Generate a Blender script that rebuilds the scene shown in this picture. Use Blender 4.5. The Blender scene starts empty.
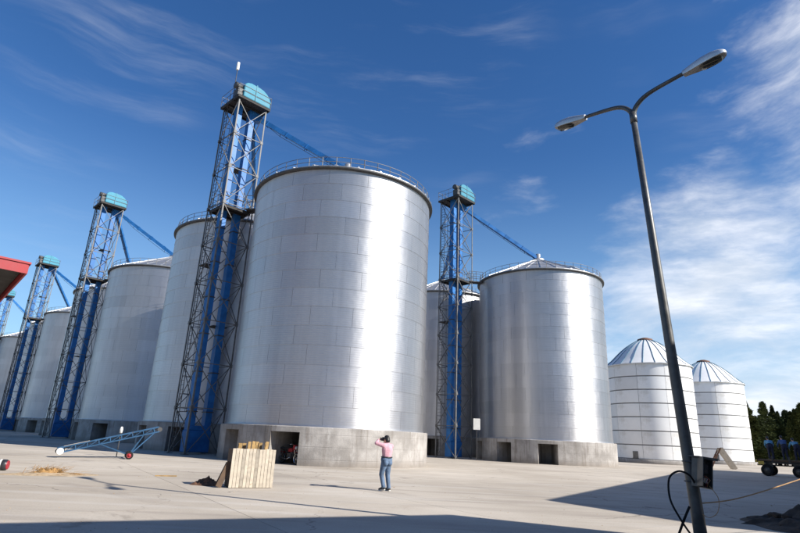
import bpy, bmesh, math, random
from mathutils import Vector, Matrix, noise
random.seed(11)
SC = bpy.context.scene
COL = SC.collection
R = math.radians

# ------------------------------------------------------------------ camera
CAM_H, FPX, PITCH, ROLL = 1.6, 540.0, R(17.55), R(2.66)
_f = Vector((0, math.cos(PITCH), math.sin(PITCH)))
_u = Vector((0, -math.sin(PITCH), math.cos(PITCH)))
_x = Vector((1, 0, 0))
_r = _x*math.cos(ROLL) + _u*math.sin(ROLL)
_u2 = _u*math.cos(ROLL) - _x*math.sin(ROLL)
cd = bpy.data.cameras.new('camera'); cam = bpy.data.objects.new('camera', cd); COL.objects.link(cam)
cd.sensor_width = 36; cd.lens = FPX/800*36; cd.clip_start = .05; cd.clip_end = 6000
cam.matrix_world = Matrix(((_r.x, _u2.x, -_f.x, 0), (_r.y, _u2.y, -_f.y, 0), (_r.z, _u2.z, -_f.z, CAM_H), (0, 0, 0, 1)))
SC.camera = cam

# ------------------------------------------------------------------ sun + sky
EL = R(32.4); SX, SY = .911, -.412
SUN = Vector((SX*math.cos(EL), SY*math.cos(EL), math.sin(EL))).normalized()
sl = bpy.data.lights.new('sun', 'SUN'); sl.energy = 5.0; sl.angle = R(.53); sl.color = (1, .95, .87)
so = bpy.data.objects.new('sun', sl); COL.objects.link(so); so.location = SUN*200
so.rotation_euler = SUN.to_track_quat('Z', 'Y').to_euler()
SKY_STRENGTH = .063
SC.view_settings.view_transform = 'Standard'; SC.view_settings.look = 'None'
SC.view_settings.exposure = .76; SC.view_settings.gamma = 1

class NT:
    """small node-graph helper"""
    def __init__(s, tree): s.t = tree; s.n = tree.nodes; s.l = tree.links
    def new(s, typ, **kw):
        n = s.n.new('ShaderNode'+typ)
        for k, v in kw.items():
            setattr(n, k, v)
        return n
    def put(s, sock, v):
        if hasattr(v, 'is_output'): s.l.new(v, sock)
        elif v is not None: sock.default_value = v
    def math(s, op, a, b=None, c=None, clamp=False):
        n = s.new('Math', operation=op); n.use_clamp = clamp
        s.put(n.inputs[0], a)
        if b is not None: s.put(n.inputs[1], b)
        if c is not None: s.put(n.inputs[2], c)
        return n.outputs[0]
    def vmath(s, op, a, b=None):
        n = s.new('VectorMath', operation=op); s.put(n.inputs[0], a)
        if b is not None: s.put(n.inputs[1], b)
        return n.outputs['Value'] if op in ('DOT_PRODUCT', 'LENGTH') else n.outputs[0]
    def noise(s, vec, scale, detail=4, rough=.55, dist=0, lac=2.0):
        n = s.new('TexNoise'); s.put(n.inputs['Vector'], vec)
        n.inputs['Scale'].default_value = scale; n.inputs['Detail'].default_value = detail
        n.inputs['Roughness'].default_value = rough; n.inputs['Distortion'].default_value = dist
        return n.outputs['Fac']
    def ramp(s, fac, a, b, lo=0., hi=1., smooth=True):
        n = s.new('MapRange'); n.interpolation_type = 'SMOOTHSTEP' if smooth else 'LINEAR'
        s.put(n.inputs[0], fac)
        for i, v in enumerate((a, b, lo, hi)): s.put(n.inputs[i+1], v)
        return n.outputs[0]
    def mix(s, fac, a, b, blend='MIX'):
        n = s.new('MixRGB', blend_type=blend); s.put(n.inputs[0], fac); s.put(n.inputs[1], c4(a)); s.put(n.inputs[2], c4(b))
        return n.outputs[0]
    def mapping(s, vec, loc=(0, 0, 0), rot=(0, 0, 0), scale=(1, 1, 1)):
        n = s.new('Mapping'); s.put(n.inputs[0], vec)
        n.inputs[1].default_value = loc; n.inputs[2].default_value = rot; n.inputs[3].default_value = scale
        return n.outputs[0]

def c4(c):
    if isinstance(c, (tuple, list)) and len(c) == 3: return (*c, 1)
    return c

wd = bpy.data.worlds.new('World'); SC.world = wd; wd.use_nodes = True
t = NT(wd.node_tree); bg = t.n['Background']
sky = t.new('TexSky', sky_type='NISHITA'); sky.sun_disc = False
sky.sun_elevation = EL; sky.sun_rotation = math.atan2(SX, SY)
sky.altitude = 1200; sky.air_density = 1.25; sky.dust_density = .05; sky.ozone_density = 3.5
hs = t.new('HueSaturation'); hs.inputs['Hue'].default_value = .509; hs.inputs['Saturation'].default_value = 1.25; hs.inputs['Value'].default_value = 1.24
t.l.new(sky.outputs[0], hs.inputs['Color'])
tc = t.new('TexCoord'); dirv = tc.outputs['Generated']
sep = t.new('SeparateXYZ'); t.l.new(dirv, sep.inputs[0])
ae = t.new('CombineXYZ'); t.put(ae.inputs[0], t.math('ARCTAN2', sep.outputs[0], sep.outputs[1])); t.put(ae.inputs[1], t.math('ARCSINE', sep.outputs[2]))
pl = ae.outputs[0]   # azimuth, elevation
warp = t.new('TexNoise'); t.put(warp.inputs['Vector'], pl); warp.inputs['Scale'].default_value = 3.0; warp.inputs['Detail'].default_value = 3
wv = t.new('VectorMath', operation='MULTIPLY_ADD'); t.put(wv.inputs[0], warp.outputs['Color']); wv.inputs[1].default_value = (.10, .10, 0); t.put(wv.inputs[2], pl)
pw = wv.outputs[0]
# torn bank of cloud rising to the right
n1 = t.noise(t.mapping(pw, (3.3, 1.75, 0), (0, 0, R(-30)), (1.0, 2.1, 1)), 3.6, 10, .60)
n2 = t.noise(t.mapping(pw, (7.7, 4.2, 0), (0, 0, R(-38)), (.7, 2.8, 1)), 9.0, 8, .62)
nn = t.math('ADD', t.math('MULTIPLY', n1, .76), t.math('MULTIPLY', n2, .24))
def azel(a, e): a, e = R(a), R(e); return (math.sin(a)*math.cos(e), math.cos(a)*math.cos(e), math.sin(e))
def lobe(a, e, inner, outer):
    return t.ramp(t.vmath('DOT_PRODUCT', dirv, azel(a, e)), math.cos(R(outer)), math.cos(R(inner)))
bank = t.math('MAXIMUM', lobe(34, 14, 2, 20), t.math('MULTIPLY', lobe(58, 26, 4, 32), 1.0))
bank = t.math('MAXIMUM', bank, t.math('MULTIPLY', lobe(18, 22, 2, 18), .32))
bank = t.math('MAXIMUM', bank, t.math('MULTIPLY', lobe(33, 7, 5, 19), 1.2))
thr = t.math('SUBTRACT', .76, t.math('MULTIPLY', bank, .39))
cl = t.ramp(t.math('SUBTRACT', nn, thr), -.09, .34)
# long thin cirrus streaks running down to the right
n3 = t.noise(t.mapping(pw, (1.3, 9.25, 0), (0, 0, R(24)), (.45, 3.6, 1)), 3.4, 9, .62)
n4 = t.noise(t.mapping(pl, (5.3, 2.2, 0)), 2.2, 3, .5)
ci = t.math('MULTIPLY', t.ramp(n3, .46, .78), t.ramp(n4, .40, .62))
hz = t.ramp(sep.outputs[2], .0, .50, .60, 0.0)
cov = t.math('MAXIMUM', t.math('MULTIPLY', cl, .9), t.math('MULTIPLY', ci, .20), clamp=True)
k = 1/SKY_STRENGTH
skyc = t.mix(hz, hs.outputs[0], (.25*k, .43*k, .62*k))
ccol = t.mix(t.ramp(n2, .35, .7), (.46*k, .50*k, .56*k), (.66*k, .67*k, .70*k))
t.l.new(t.mix(cov, skyc, ccol), bg.inputs[0]); bg.inputs[1].default_value = SKY_STRENGTH

# ------------------------------------------------------------------ materials
M = {}
def mat(name):
    m = bpy.data.materials.new(name); m.use_nodes = True; M[name] = m
    g = NT(m.node_tree); b = g.n['Principled BSDF']
    return m, g, b
def bump(g, b, h, strength, dist):
    n = g.new('Bump'); n.inputs['Strength'].default_value = strength; n.inputs['Distance'].default_value = dist
    g.put(n.inputs['Height'], h); g.l.new(n.outputs[0], b.inputs['Normal']); return n
def pos(g): return g.new('NewGeometry').outputs['Position']
def obj_co(g): return g.new('TexCoord').outputs['Object']

def simple(name, col, rough=.55, metal=0., var=.25, scale=3., bmp=0., spec=.5, dirt=None, dirt_scale=1.5):
    m, g, b = mat(name); co = obj_co(g)
    n = g.noise(co, scale, 5, .6)
    lo = tuple(c*(1-var) for c in col); hi = tuple(min(1, c*(1+var*.6)) for c in col)
    c = g.mix(g.ramp(n, .3, .7), lo, hi)
    if dirt:
        c = g.mix(g.ramp(g.noise(co, dirt_scale, 8, .7), .56, .74), c, dirt)
    rnd = g.new('ObjectInfo').outputs['Random']
    c = g.mix(1.0, c, g.ramp(rnd, 0, 1, .9, 1.08, False), 'MULTIPLY')
    g.put(b.inputs['Base Color'], c); g.put(b.inputs['Roughness'], g.ramp(n, .2, .8, rough*.85, min(1, rough*1.15)))
    b.inputs['Metallic'].default_value = metal; b.inputs['Specular IOR Level'].default_value = spec
    if bmp: bump(g, b, g.noise(co, scale*6, 6, .65), .6, bmp)
    return m

# corrugated galvanised sheet: fine horizontal ribs stretch the highlights up and down the wall
def galvanised(name, base, rough, ribs=True, aniso=.75):
    m, g, b = mat(name); geo = g.new('NewGeometry'); p = geo.outputs['Position']
    oi = g.new('ObjectInfo'); co = obj_co(g)
    tone = g.new('SeparateColor'); g.l.new(oi.outputs['Color'], tone.inputs[0])
    streak = g.noise(g.mapping(p, scale=(1.1, 1.1, .05)), 2.2, 6, .6)
    cloudy = g.noise(p, .55, 5, .6)
    spang = g.noise(g.mapping(p, scale=(1, 1, 2.5)), 9, 3, .6)
    v = g.math('ADD', g.math('MULTIPLY', streak, .30), g.math('ADD', g.math('MULTIPLY', cloudy, .16), g.math('MULTIPLY', spang, .10)))
    v = g.math('ADD', v, .72)
    v = g.math('MULTIPLY', v, tone.outputs[0])
    c = g.mix(1.0, base, v, 'MULTIPLY')
    g.put(b.inputs['Base Color'], c); b.inputs['Metallic'].default_value = .93
    g.put(b.inputs['Roughness'], g.math('ADD', g.math('MULTIPLY', cloudy, .12), g.math('MULTIPLY', tone.outputs[1], rough)))
    if ribs:
        b.inputs['Anisotropic'].default_value = aniso
        cz = g.new('CombineXYZ'); cz.inputs[2].default_value = 1; g.put(b.inputs['Tangent'], cz.outputs[0])
        sp = g.new('SeparateXYZ'); g.l.new(p, sp.inputs[0])
        w = g.math('SINE', g.math('MULTIPLY', sp.outputs[2], 2*math.pi/.125))
        dent = g.noise(g.mapping(p, scale=(1, 1, .8)), .9, 2, .5)
        bump(g, b, g.math('ADD', g.math('MULTIPLY', w, .5), g.math('MULTIPLY', dent, 7.0)), .5, .006)
    return m
galvanised('galv_wall', (.55, .55, .56), .46)
galvanised('galv_roof', (.50, .50, .50), .45, ribs=False)
simple('steel_grey', (.145, .145, .145), .6, .2, .3, 4, spec=.3, dirt=(.10, .085, .07), dirt_scale=2.5)
simple('steel_dark', (.07, .07, .072), .6, .2, .3, 4)
simple('grating', (.035, .033, .032), .8, .1, .3, 8)
simple('blue_paint', (.02, .135, .38), .5, 0, .22, 1.6, spec=.3, dirt=(.05, .09, .16), dirt_scale=1.2)
simple('cyan_paint', (.06, .24, .33), .6, 0, .12, 1.5, dirt=(.08, .18, .21), spec=.2)
simple('light_blue_paint', (.03, .085, .17), .55, 0, .25, 2, spec=.2, dirt=(.06, .05, .045), dirt_scale=4)
simple('white_sheet', (.78, .775, .76), .5, 0, .05, .5, dirt=(.62, .60, .56), dirt_scale=.35)
simple('band_dark', (.17, .165, .16), .6, .3, .3, 2)
simple('rib_blue', (.10, .20, .27), .5, .1, .2, 2)
simple('rust', (.14, .07, .045), .8, .1, .35, 3)
simple('red_paint', (.30, .014, .02), .6, 0, .15, 1.5)
simple('red_dark', (.30, .02, .03), .4, 0, .2, 4)
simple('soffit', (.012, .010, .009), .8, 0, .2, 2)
simple('black_rubber', (.018, .018, .019), .85, 0, .3, 6, spec=.15)
simple('black_plastic', (.03, .03, .035), .4, 0, .25, 4)
simple('white_paint', (.75, .74, .70), .5, 0, .08, 3)
simple('chrome', (.6, .6, .6), .25, 1., .1, 3)
simple('pine_board', (.46, .40, .32), .8, 0, .2, 5, dirt=(.30, .24, .17), dirt_scale=5)
simple('pine_grey', (.33, .29, .235), .85, 0, .25, 6, dirt=(.20, .15, .10), dirt_scale=5)
simple('pine_pale', (.52, .455, .365), .8, 0, .2, 5, dirt=(.36, .28, .19), dirt_scale=7)
simple('yellow_wood', (.36, .23, .09), .8, 0, .3, 7)
simple('dark_wood', (.10, .06, .035), .8, 0, .3, 5)
simple('lamp_pole', (.095, .095, .093), .45, .5, .3, 3, dirt=(.06, .05, .045), dirt_scale=2)
simple('lamp_shell', (.55, .56, .57), .35, .6, .08, 3)
simple('lamp_under', (.30, .28, .26), .5, .2, .15, 4)
simple('lamp_glass', (.03, .028, .02), .12, 0, .2, 4)
simple('box_grey', (.10, .095, .085), .5, .3, .25, 6, dirt=(.08, .06, .05), dirt_scale=5)
simple('rope_orange', (.50, .30, .14), .8, 0, .2, 30)
simple('yellow_paint', (.62, .42, .06), .5, 0, .2, 4)
simple('bark', (.07, .05, .035), .9, 0, .3, 5)
simple('skin', (.52, .30, .20), .55, 0, .06, 8)
simple('hair', (.012, .010, .009), .5, 0, .3, 40)
simple('pink_cloth', (.66, .37, .43), .9, 0, .12, 5, bmp=.035, spec=.15)
simple('denim', (.12, .175, .265), .9, 0, .35, 6, bmp=.035, spec=.15)
simple('shoe_dark', (.03, .028, .028), .6)
simple('sole_white', (.7, .7, .68), .6)
simple('work_blue', (.055, .11, .26), .85, 0, .15, 9, bmp=.006)
simple('work_light', (.13, .33, .50), .85, 0, .12, 9, bmp=.006)
simple('work_navy', (.025, .028, .055), .85, 0, .2, 9, bmp=.006)
simple('plaster', (.46, .43, .38), .85, 0, .12, .8, bmp=.004)
simple('roof_grey', (.22, .22, .22), .7, .2, .15, .6)
simple('window_dark', (.03, .035, .04), .1, 0, .1, 2)
simple('clod', (.075, .05, .034), .95, 0, .4, 6, bmp=.03)
simple('rust_heap', (.16, .075, .04), .95, 0, .4, 9, bmp=.03)
simple('straw_dust', (.38, .29, .19), .95, 0, .25, 8, bmp=.01)
simple('straw', (.30, .17, .06), .85, 0, .35, 20)

# weathered board-marked concrete of the silo plinths
m, g, b = mat('plinth_concrete'); p = pos(g)
st = g.noise(g.mapping(p, scale=(2.2, 2.2, .16)), 1.6, 7, .62)
bl = g.noise(p, .8, 5, .6)
fine = g.noise(p, 14, 6, .7)
c = g.mix(g.ramp(bl, .35, .68), (.25, .235, .22), (.39, .37, .35))
c = g.mix(g.math('MULTIPLY', g.ramp(st, .50, .72), .75), c, (.17, .145, .125))
c = g.mix(g.math('MULTIPLY', g.ramp(g.noise(g.mapping(p, (9, 3, 1), scale=(1, 1, .5)), 1.1, 6, .65), .56, .72), .6), c, (.50, .485, .465))
c = g.mix(.18, c, fine, 'OVERLAY')
g.put(b.inputs['Base Color'], c); b.inputs['Roughness'].default_value = .9; b.inputs['Specular IOR Level'].default_value = .2
sp = g.new('SeparateXYZ'); g.l.new(p, sp.inputs[0])
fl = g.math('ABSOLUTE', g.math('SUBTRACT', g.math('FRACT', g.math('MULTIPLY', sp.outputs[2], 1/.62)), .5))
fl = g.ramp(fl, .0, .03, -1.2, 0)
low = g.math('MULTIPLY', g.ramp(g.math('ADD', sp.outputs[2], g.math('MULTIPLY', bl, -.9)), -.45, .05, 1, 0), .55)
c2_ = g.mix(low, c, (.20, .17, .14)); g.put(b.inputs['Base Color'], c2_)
bump(g, b, g.math('ADD', fl, g.math('ADD', fine, g.math('MULTIPLY', st, 1.5))), .5, .02)

# yard concrete: pale, dusty, tyre-swept
def yard_mat(name, per_object):
    m, g, b = mat(name); p = pos(g)
    big = g.noise(p, .10, 6, .6)
    mid = g.noise(p, .55, 7, .62, .3)
    sweep = g.noise(g.mapping(p, (0, 0, 0), (0, 0, R(-24)), (.09, 1.1, 1)), 1.0, 7, .6, .25)
    sweep2 = g.noise(g.mapping(p, (4, 8, 0), (0, 0, R(33)), (.10, .9, 1)), .8, 6, .6, .3)
    fine = g.noise(p, 26, 5, .7)
    c = g.mix(g.ramp(big, .32, .68), (.35, .305, .25), (.48, .428, .362))
    c = g.mix(g.math('MULTIPLY', g.ramp(sweep, .50, .70), .45), c, (.52, .485, .44))
    c = g.mix(g.math('MULTIPLY', g.ramp(sweep2, .52, .66), .5), c, (.27, .235, .20))
    c = g.mix(g.math('MULTIPLY', g.ramp(mid, .54, .74), .40), c, (.33, .275, .22))
    c = g.mix(g.math('MULTIPLY', g.ramp(g.noise(p, .33, 8, .72, .5), .58, .68), .55), c, (.20, .17, .14))
    wp = g.new('VectorMath', operation='MULTIPLY_ADD'); nz_ = g.new('TexNoise'); g.put(nz_.inputs['Vector'], p); nz_.inputs['Scale'].default_value = .7; nz_.inputs['Detail'].default_value = 5
    g.put(wp.inputs[0], nz_.outputs['Color']); wp.inputs[1].default_value = (2.2, 2.2, 0); g.put(wp.inputs[2], p)
    vo = g.new('TexVoronoi', feature='DISTANCE_TO_EDGE'); g.put(vo.inputs['Vector'], wp.outputs[0]); vo.inputs['Scale'].default_value = .16
    crack = g.math('MULTIPLY', g.ramp(vo.outputs['Distance'], .0, .0045, 1, 0), g.ramp(g.noise(p, .16, 3, .5), .44, .58))
    c = g.mix(g.math('MULTIPLY', crack, .8), c, (.13, .11, .095))
    ln = g.vmath('LENGTH', g.mapping(p, (31, 17, 0)))
    tyre = g.math('MULTIPLY', g.ramp(g.math('ABSOLUTE', g.math('SUBTRACT', g.math('FRACT', g.math('MULTIPLY', ln, .29)), .5)), .05, .09, 1, 0), g.ramp(g.noise(p, .22, 5, .6), .5, .66))
    c = g.mix(g.math('MULTIPLY', tyre, .5), c, (.22, .19, .165))
    spot = g.ramp(g.noise(p, 1.3, 4, .55), .70, .75)
    c = g.mix(g.math('MULTIPLY', spot, .65), c, (.20, .17, .145))
    grit = g.ramp(g.noise(p, 9, 3, .5), .70, .78)
    c = g.mix(g.math('MULTIPLY', grit, .35), c, (.22, .18, .14))
    c = g.mix(.28, c, fine, 'OVERLAY')
    if per_object:
        rnd = g.new('ObjectInfo').outputs['Random']
        c = g.mix(1.0, c, g.ramp(rnd, 0, 1, .93, 1.04, False), 'MULTIPLY')
    g.put(b.inputs['Base Color'], c); b.inputs['Roughness'].default_value = .88; b.inputs['Specular IOR Level'].default_value = .25
    bump(g, b, g.math('ADD', fine, g.math('MULTIPLY', mid, 2.)), .35, .008)
yard_mat('yard_slab', True); yard_mat('yard_base', False)
m, g, b = mat('earth'); p = pos(g)
c = g.mix(g.ramp(g.noise(p, .05, 8, .6), .35, .65), (.20, .17, .12), (.16, .17, .08))
g.put(b.inputs['Base Color'], c); b.inputs['Roughness'].default_value = .95
# foliage
m, g, b = mat('conifer'); p = pos(g)
c = g.mix(g.ramp(g.noise(p, .6, 4, .6), .3, .7), (.02, .032, .012), (.06, .085, .03))
c = g.mix(g.new('ObjectInfo').outputs['Random'], c, g.mix(1.0, c, (1.5, 1.15, .8), 'MULTIPLY'))
g.put(b.inputs['Base Color'], c); b.inputs['Roughness'].default_value = .8; b.inputs['Specular IOR Level'].default_value = .2

# ------------------------------------------------------------------ mesh helpers
class MB:
    def __init__(s): s.v = []; s.f = []; s.sm = []
    def add(s, vs, fs, smooth=False):
        o = len(s.v); s.v += [Vector(v) for v in vs]
        for f in fs: s.f.append(tuple(i+o for i in f)); s.sm.append(smooth)
        return s
    def box(s, lo, hi, mtx=None):
        (x0, y0, z0), (x1, y1, z1) = lo, hi
        vs = [Vector(v) for v in ((x0, y0, z0), (x1, y0, z0), (x1, y1, z0), (x0, y1, z0), (x0, y0, z1), (x1, y0, z1), (x1, y1, z1), (x0, y1, z1))]
        if mtx: vs = [mtx @ v for v in vs]
        return s.add(vs, [(3, 2, 1, 0), (4, 5, 6, 7), (0, 1, 5, 4), (1, 2, 6, 5), (2, 3, 7, 6), (3, 0, 4, 7)])
    def tube(s, pts, rad, n=8, caps=True):
        pts = [Vector(p) for p in pts]; m = len(pts)
        rads = rad if isinstance(rad, (list, tuple)) else [rad]*m
        vs = []; prev = None
        for i, p in enumerate(pts):
            d = ((pts[min(i+1, m-1)]-pts[max(i-1, 0)])).normalized()
            if prev is None:
                a = d.orthogonal().normalized()
            else:
                a = (prev - d*prev.dot(d)); a = a.normalized() if a.length > 1e-6 else d.orthogonal().normalized()
            prev = a; c = d.cross(a)
            for k in range(n):
                th = 2*math.pi*k/n; vs.append(p + (a*math.cos(th)+c*math.sin(th))*rads[i])
        fs = [(i*n+k, i*n+(k+1) % n, (i+1)*n+(k+1) % n, (i+1)*n+k) for i in range(m-1) for k in range(n)]
        o = len(s.v); s.add(vs, fs, n > 5)
        if caps:
            s.f.append(tuple(o+k for k in reversed(range(n)))); s.sm.append(False)
            s.f.append(tuple(o+(m-1)*n+k for k in range(n))); s.sm.append(False)
        return s
    def bar(s, p0, p1, w, h=None, up=(0, 0, 1)):
        p0, p1 = Vector(p0), Vector(p1); h = h or w
        d = p1-p0; L = d.length; d.normalize(); a = d.cross(Vector(up))
        a = a.normalized() if a.length > 1e-4 else d.orthogonal().normalized()
        c = a.cross(d)
        mt = Matrix(((d.x, a.x, c.x, p0.x), (d.y, a.y, c.y, p0.y), (d.z, a.z, c.z, p0.z), (0, 0, 0, 1)))
        return s.box((0, -w/2, -h/2), (L, w/2, h/2), mt)
    def lathe(s, prof, n=24, axis=None, smooth=True, a0=0, a1=2*math.pi):
        full = abs(a1-a0-2*math.pi) < 1e-6; m = n if full else n+1
        vs = []
        for r_, z in prof:
            for k in range(m):
                th = a0+(a1-a0)*k/n; v = Vector((r_*math.cos(th), r_*math.sin(th), z))
                vs.append(axis @ v if axis else v)
        fs = []
        for i in range(len(prof)-1):
            for k in range(n):
                k2 = (k+1) % m
                fs.append((i*m+k, i*m+k2, (i+1)*m+k2, (i+1)*m+k))
        return s.add(vs, fs, smooth)
    def prism(s, poly, lo, hi, axis='y', mtx=None):
        """closed outline of (a, b) points extruded from lo to hi"""
        n = len(poly)
        if axis == 'y': vs = [Vector((a, lo, b_)) for a, b_ in poly]+[Vector((a, hi, b_)) for a, b_ in poly]
        elif axis == 'x': vs = [Vector((lo, a, b_)) for a, b_ in poly]+[Vector((hi, a, b_)) for a, b_ in poly]
        else: vs = [Vector((a, b_, lo)) for a, b_ in poly]+[Vector((a, b_, hi)) for a, b_ in poly]
        if mtx: vs = [mtx @ v for v in vs]
        s.add(vs, [tuple(range(n)), tuple(reversed(range(n, 2*n)))]+[(i, n+i, n+(i+1) % n, (i+1) % n) for i in range(n)])
        return s
    def mesh(s, name, m, fix=True):
        me = bpy.data.meshes.new(name); me.from_pydata([tuple(v) for v in s.v], [], s.f)
        me.polygons.foreach_set('use_smooth', s.sm); me.materials.append(M[m])
        if fix:
            bm = bmesh.new(); bm.from_mesh(me); bmesh.ops.recalc_face_normals(bm, faces=bm.faces); bm.to_mesh(me); bm.free()
        return me
    def build(s, name, m, parent=None, fix=True):
        return link(name, s.mesh(name, m, fix), parent)

def link(name, me, parent=None):
    o = bpy.data.objects.new(name, me); COL.objects.link(o)
    if parent: o.parent = parent
    return o
def thing(name, label, cat, loc=(0, 0, 0), rz=0, group=None):
    o = bpy.data.objects.new(name, None); COL.objects.link(o); o.empty_display_size = .3
    o.location = loc; o.rotation_euler = (0, 0, rz); tag(o, label, cat, group); return o
def tag(o, label=None, cat=None, group=None, kind=None):
    if label: o['label'] = label
    if cat: o['category'] = cat
    if group: o['group'] = group
    if kind: o['kind'] = kind
    return o
KIDS = {}
def copy_tree(o, parent=None):
    c = o.copy(); COL.objects.link(c); c.parent = parent
    for ch in o.children: copy_tree(ch, c)
    return c
def bevel(o, w, seg=2):
    md = o.modifiers.new('bevel', 'BEVEL'); md.width = w; md.segments = seg; md.limit_method = 'ANGLE'; return o

# ------------------------------------------------------------------ setting: ground and yard
gm = MB(); gm.add([(-3000, -3000, -.03), (3000, -3000, -.03), (3000, 3000, -.03), (-3000, 3000, -.03)], [(0, 1, 2, 3)])
tag(gm.build('ground', 'earth'), kind='structure')
ym = MB(); ym.add([(-150, -40, -.012), (95, -40, -.012), (95, 150, -.012), (-150, 150, -.012)], [(0, 1, 2, 3)])
yard = tag(ym.build('yard', 'yard_base'), kind='structure')
SL = 5.0
sm_ = MB(); hs_ = SL/2-.007
sm_.add([(-hs_, -hs_, 0), (hs_, -hs_, 0), (hs_, hs_, 0), (-hs_, hs_, 0), (-hs_, -hs_, -.0115), (hs_, -hs_, -.0115), (hs_, hs_, -.0115), (-hs_, hs_, -.0115)],
        [(0, 1, 2, 3), (0, 4, 5, 1), (1, 5, 6, 2), (2, 6, 7, 3), (3, 7, 4, 0)])
slab_me = sm_.mesh('concrete_slab', 'yard_slab')
GA = R(33)
cand = []
for i in range(-14, 26):
    for j in range(-22, 18):
        x = (i*math.cos(GA)-j*math.sin(GA))*SL+1.3; y = (i*math.sin(GA)+j*math.cos(GA))*SL+.8
        az = math.degrees(math.atan2(x, y)); rg = math.hypot(x, y)
        if rg < 7 or (y > 3 and abs(az) < 44): cand.append((rg, x, y))
cand.sort()
for rg, x, y in cand[:230]:
    o = link('concrete_slab', slab_me, yard); o.location = (x, y, 0); o.rotation_euler.z = GA

# ------------------------------------------------------------------ steel silos
SR, Z0, ZT, ZA = 6.1, 1.9, 16.9, 19.5
RINGS, PER = 14, 16
RH = (ZT-Z0)/RINGS
def arc_panel():
    me = bpy.data.meshes.new('wall_panel'); n = 8; da = 2*math.pi/PER; gap = .0010
    vs, fs, nr = [], [], []
    def row(r_, z):
        o = len(vs)
        for k in range(n+1):
            a = gap+(da-2*gap)*k/n; vs.append((r_*math.cos(a), r_*math.sin(a), z))
        return o
    rb, rt = SR+.026, SR+.010
    a, b_ = row(rb, -.03), row(rt, RH)
    for k in range(n): fs.append((a+k, a+k+1, b_+k+1, b_+k))
    c, d = row(rb, -.03), row(SR-.02, -.03)
    for k in range(n): fs.append((c+k+1, c+k, d+k, d+k+1))
    for k, flip in ((0, False), (n, True)):
        o = len(vs); an = gap+(da-2*gap)*k/n
        for r_, z in ((rb, -.03), (rt, RH), (SR-.02, RH), (SR-.02, -.03)): vs.append((r_*math.cos(an), r_*math.sin(an), z))
        fs.append((o, o+1, o+2, o+3) if not flip else (o+3, o+2, o+1, o))
    me.from_pydata(vs, [], fs)
    me.polygons.foreach_set('use_smooth', [i < n for i in range(len(fs))])
    me.materials.append(M['galv_wall'])
    ln = []
    for p_ in me.polygons:
        for li in p_.loop_indices:
            v = me.vertices[me.loops[li].vertex_index].co
            if p_.index < n: q = Vector((v.x, v.y, .012*v.xy.length)).normalized()
            else: q = p_.normal
            ln.append(tuple(q))
    me.normals_split_custom_set(ln)
    return me
PANEL = arc_panel()

DOORS = [(-179, -165), (-144.5, -131), (-110, -95.5)]
def plinth_mesh():
    mb = MB(); ro = SR+.32; zt, zd = 1.86, 1.6
    def P(a, r_, z): return (r_*math.cos(R(a)), r_*math.sin(R(a)), z)
    angs = sorted(set([x for d in DOORS for x in d]+[-180+2.5*i for i in range(145)]))
    angs = [a for a in angs if a <= 180]
    for a, b_ in zip(angs, angs[1:]):
        if b_-a < .01: continue
        door = any(d[0] <= a+.01 and b_-.01 <= d[1] for d in DOORS)
        z = zd if door else -.01
        mb.add([P(a, ro, z), P(b_, ro, z), P(b_, ro, zt), P(a, ro, zt)], [(0, 1, 2, 3)], True)
        mb.add([P(a, ro, zt), P(b_, ro, zt), P(b_, ro-.03, zt+.03), P(a, ro-.03, zt+.03)], [(0, 1, 2, 3)])
        mb.add([P(a, ro-.03, zt+.03), P(b_, ro-.03, zt+.03), P(b_, SR-.4, zt+.05), P(a, SR-.4, zt+.05)], [(0, 1, 2, 3)])
        if door:
            ri = ro-3.0
            mb.add([P(a, ro, zd), P(b_, ro, zd), P(b_, ri, zd), P(a, ri, zd)], [(3, 2, 1, 0)])
            mb.add([P(a, ri, -.01), P(b_, ri, -.01), P(b_, ri, zd), P(a, ri, zd)], [(0, 1, 2, 3)])
    for d in DOORS:
        for a in d:
            mb.add([P(a, ro, -.01), P(a, ro-3.0, -.01), P(a, ro-3.0, zd), P(a, ro, zd)], [(0, 1, 2, 3)])
    return mb.mesh('plinth', 'plinth_concrete', False)

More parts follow.
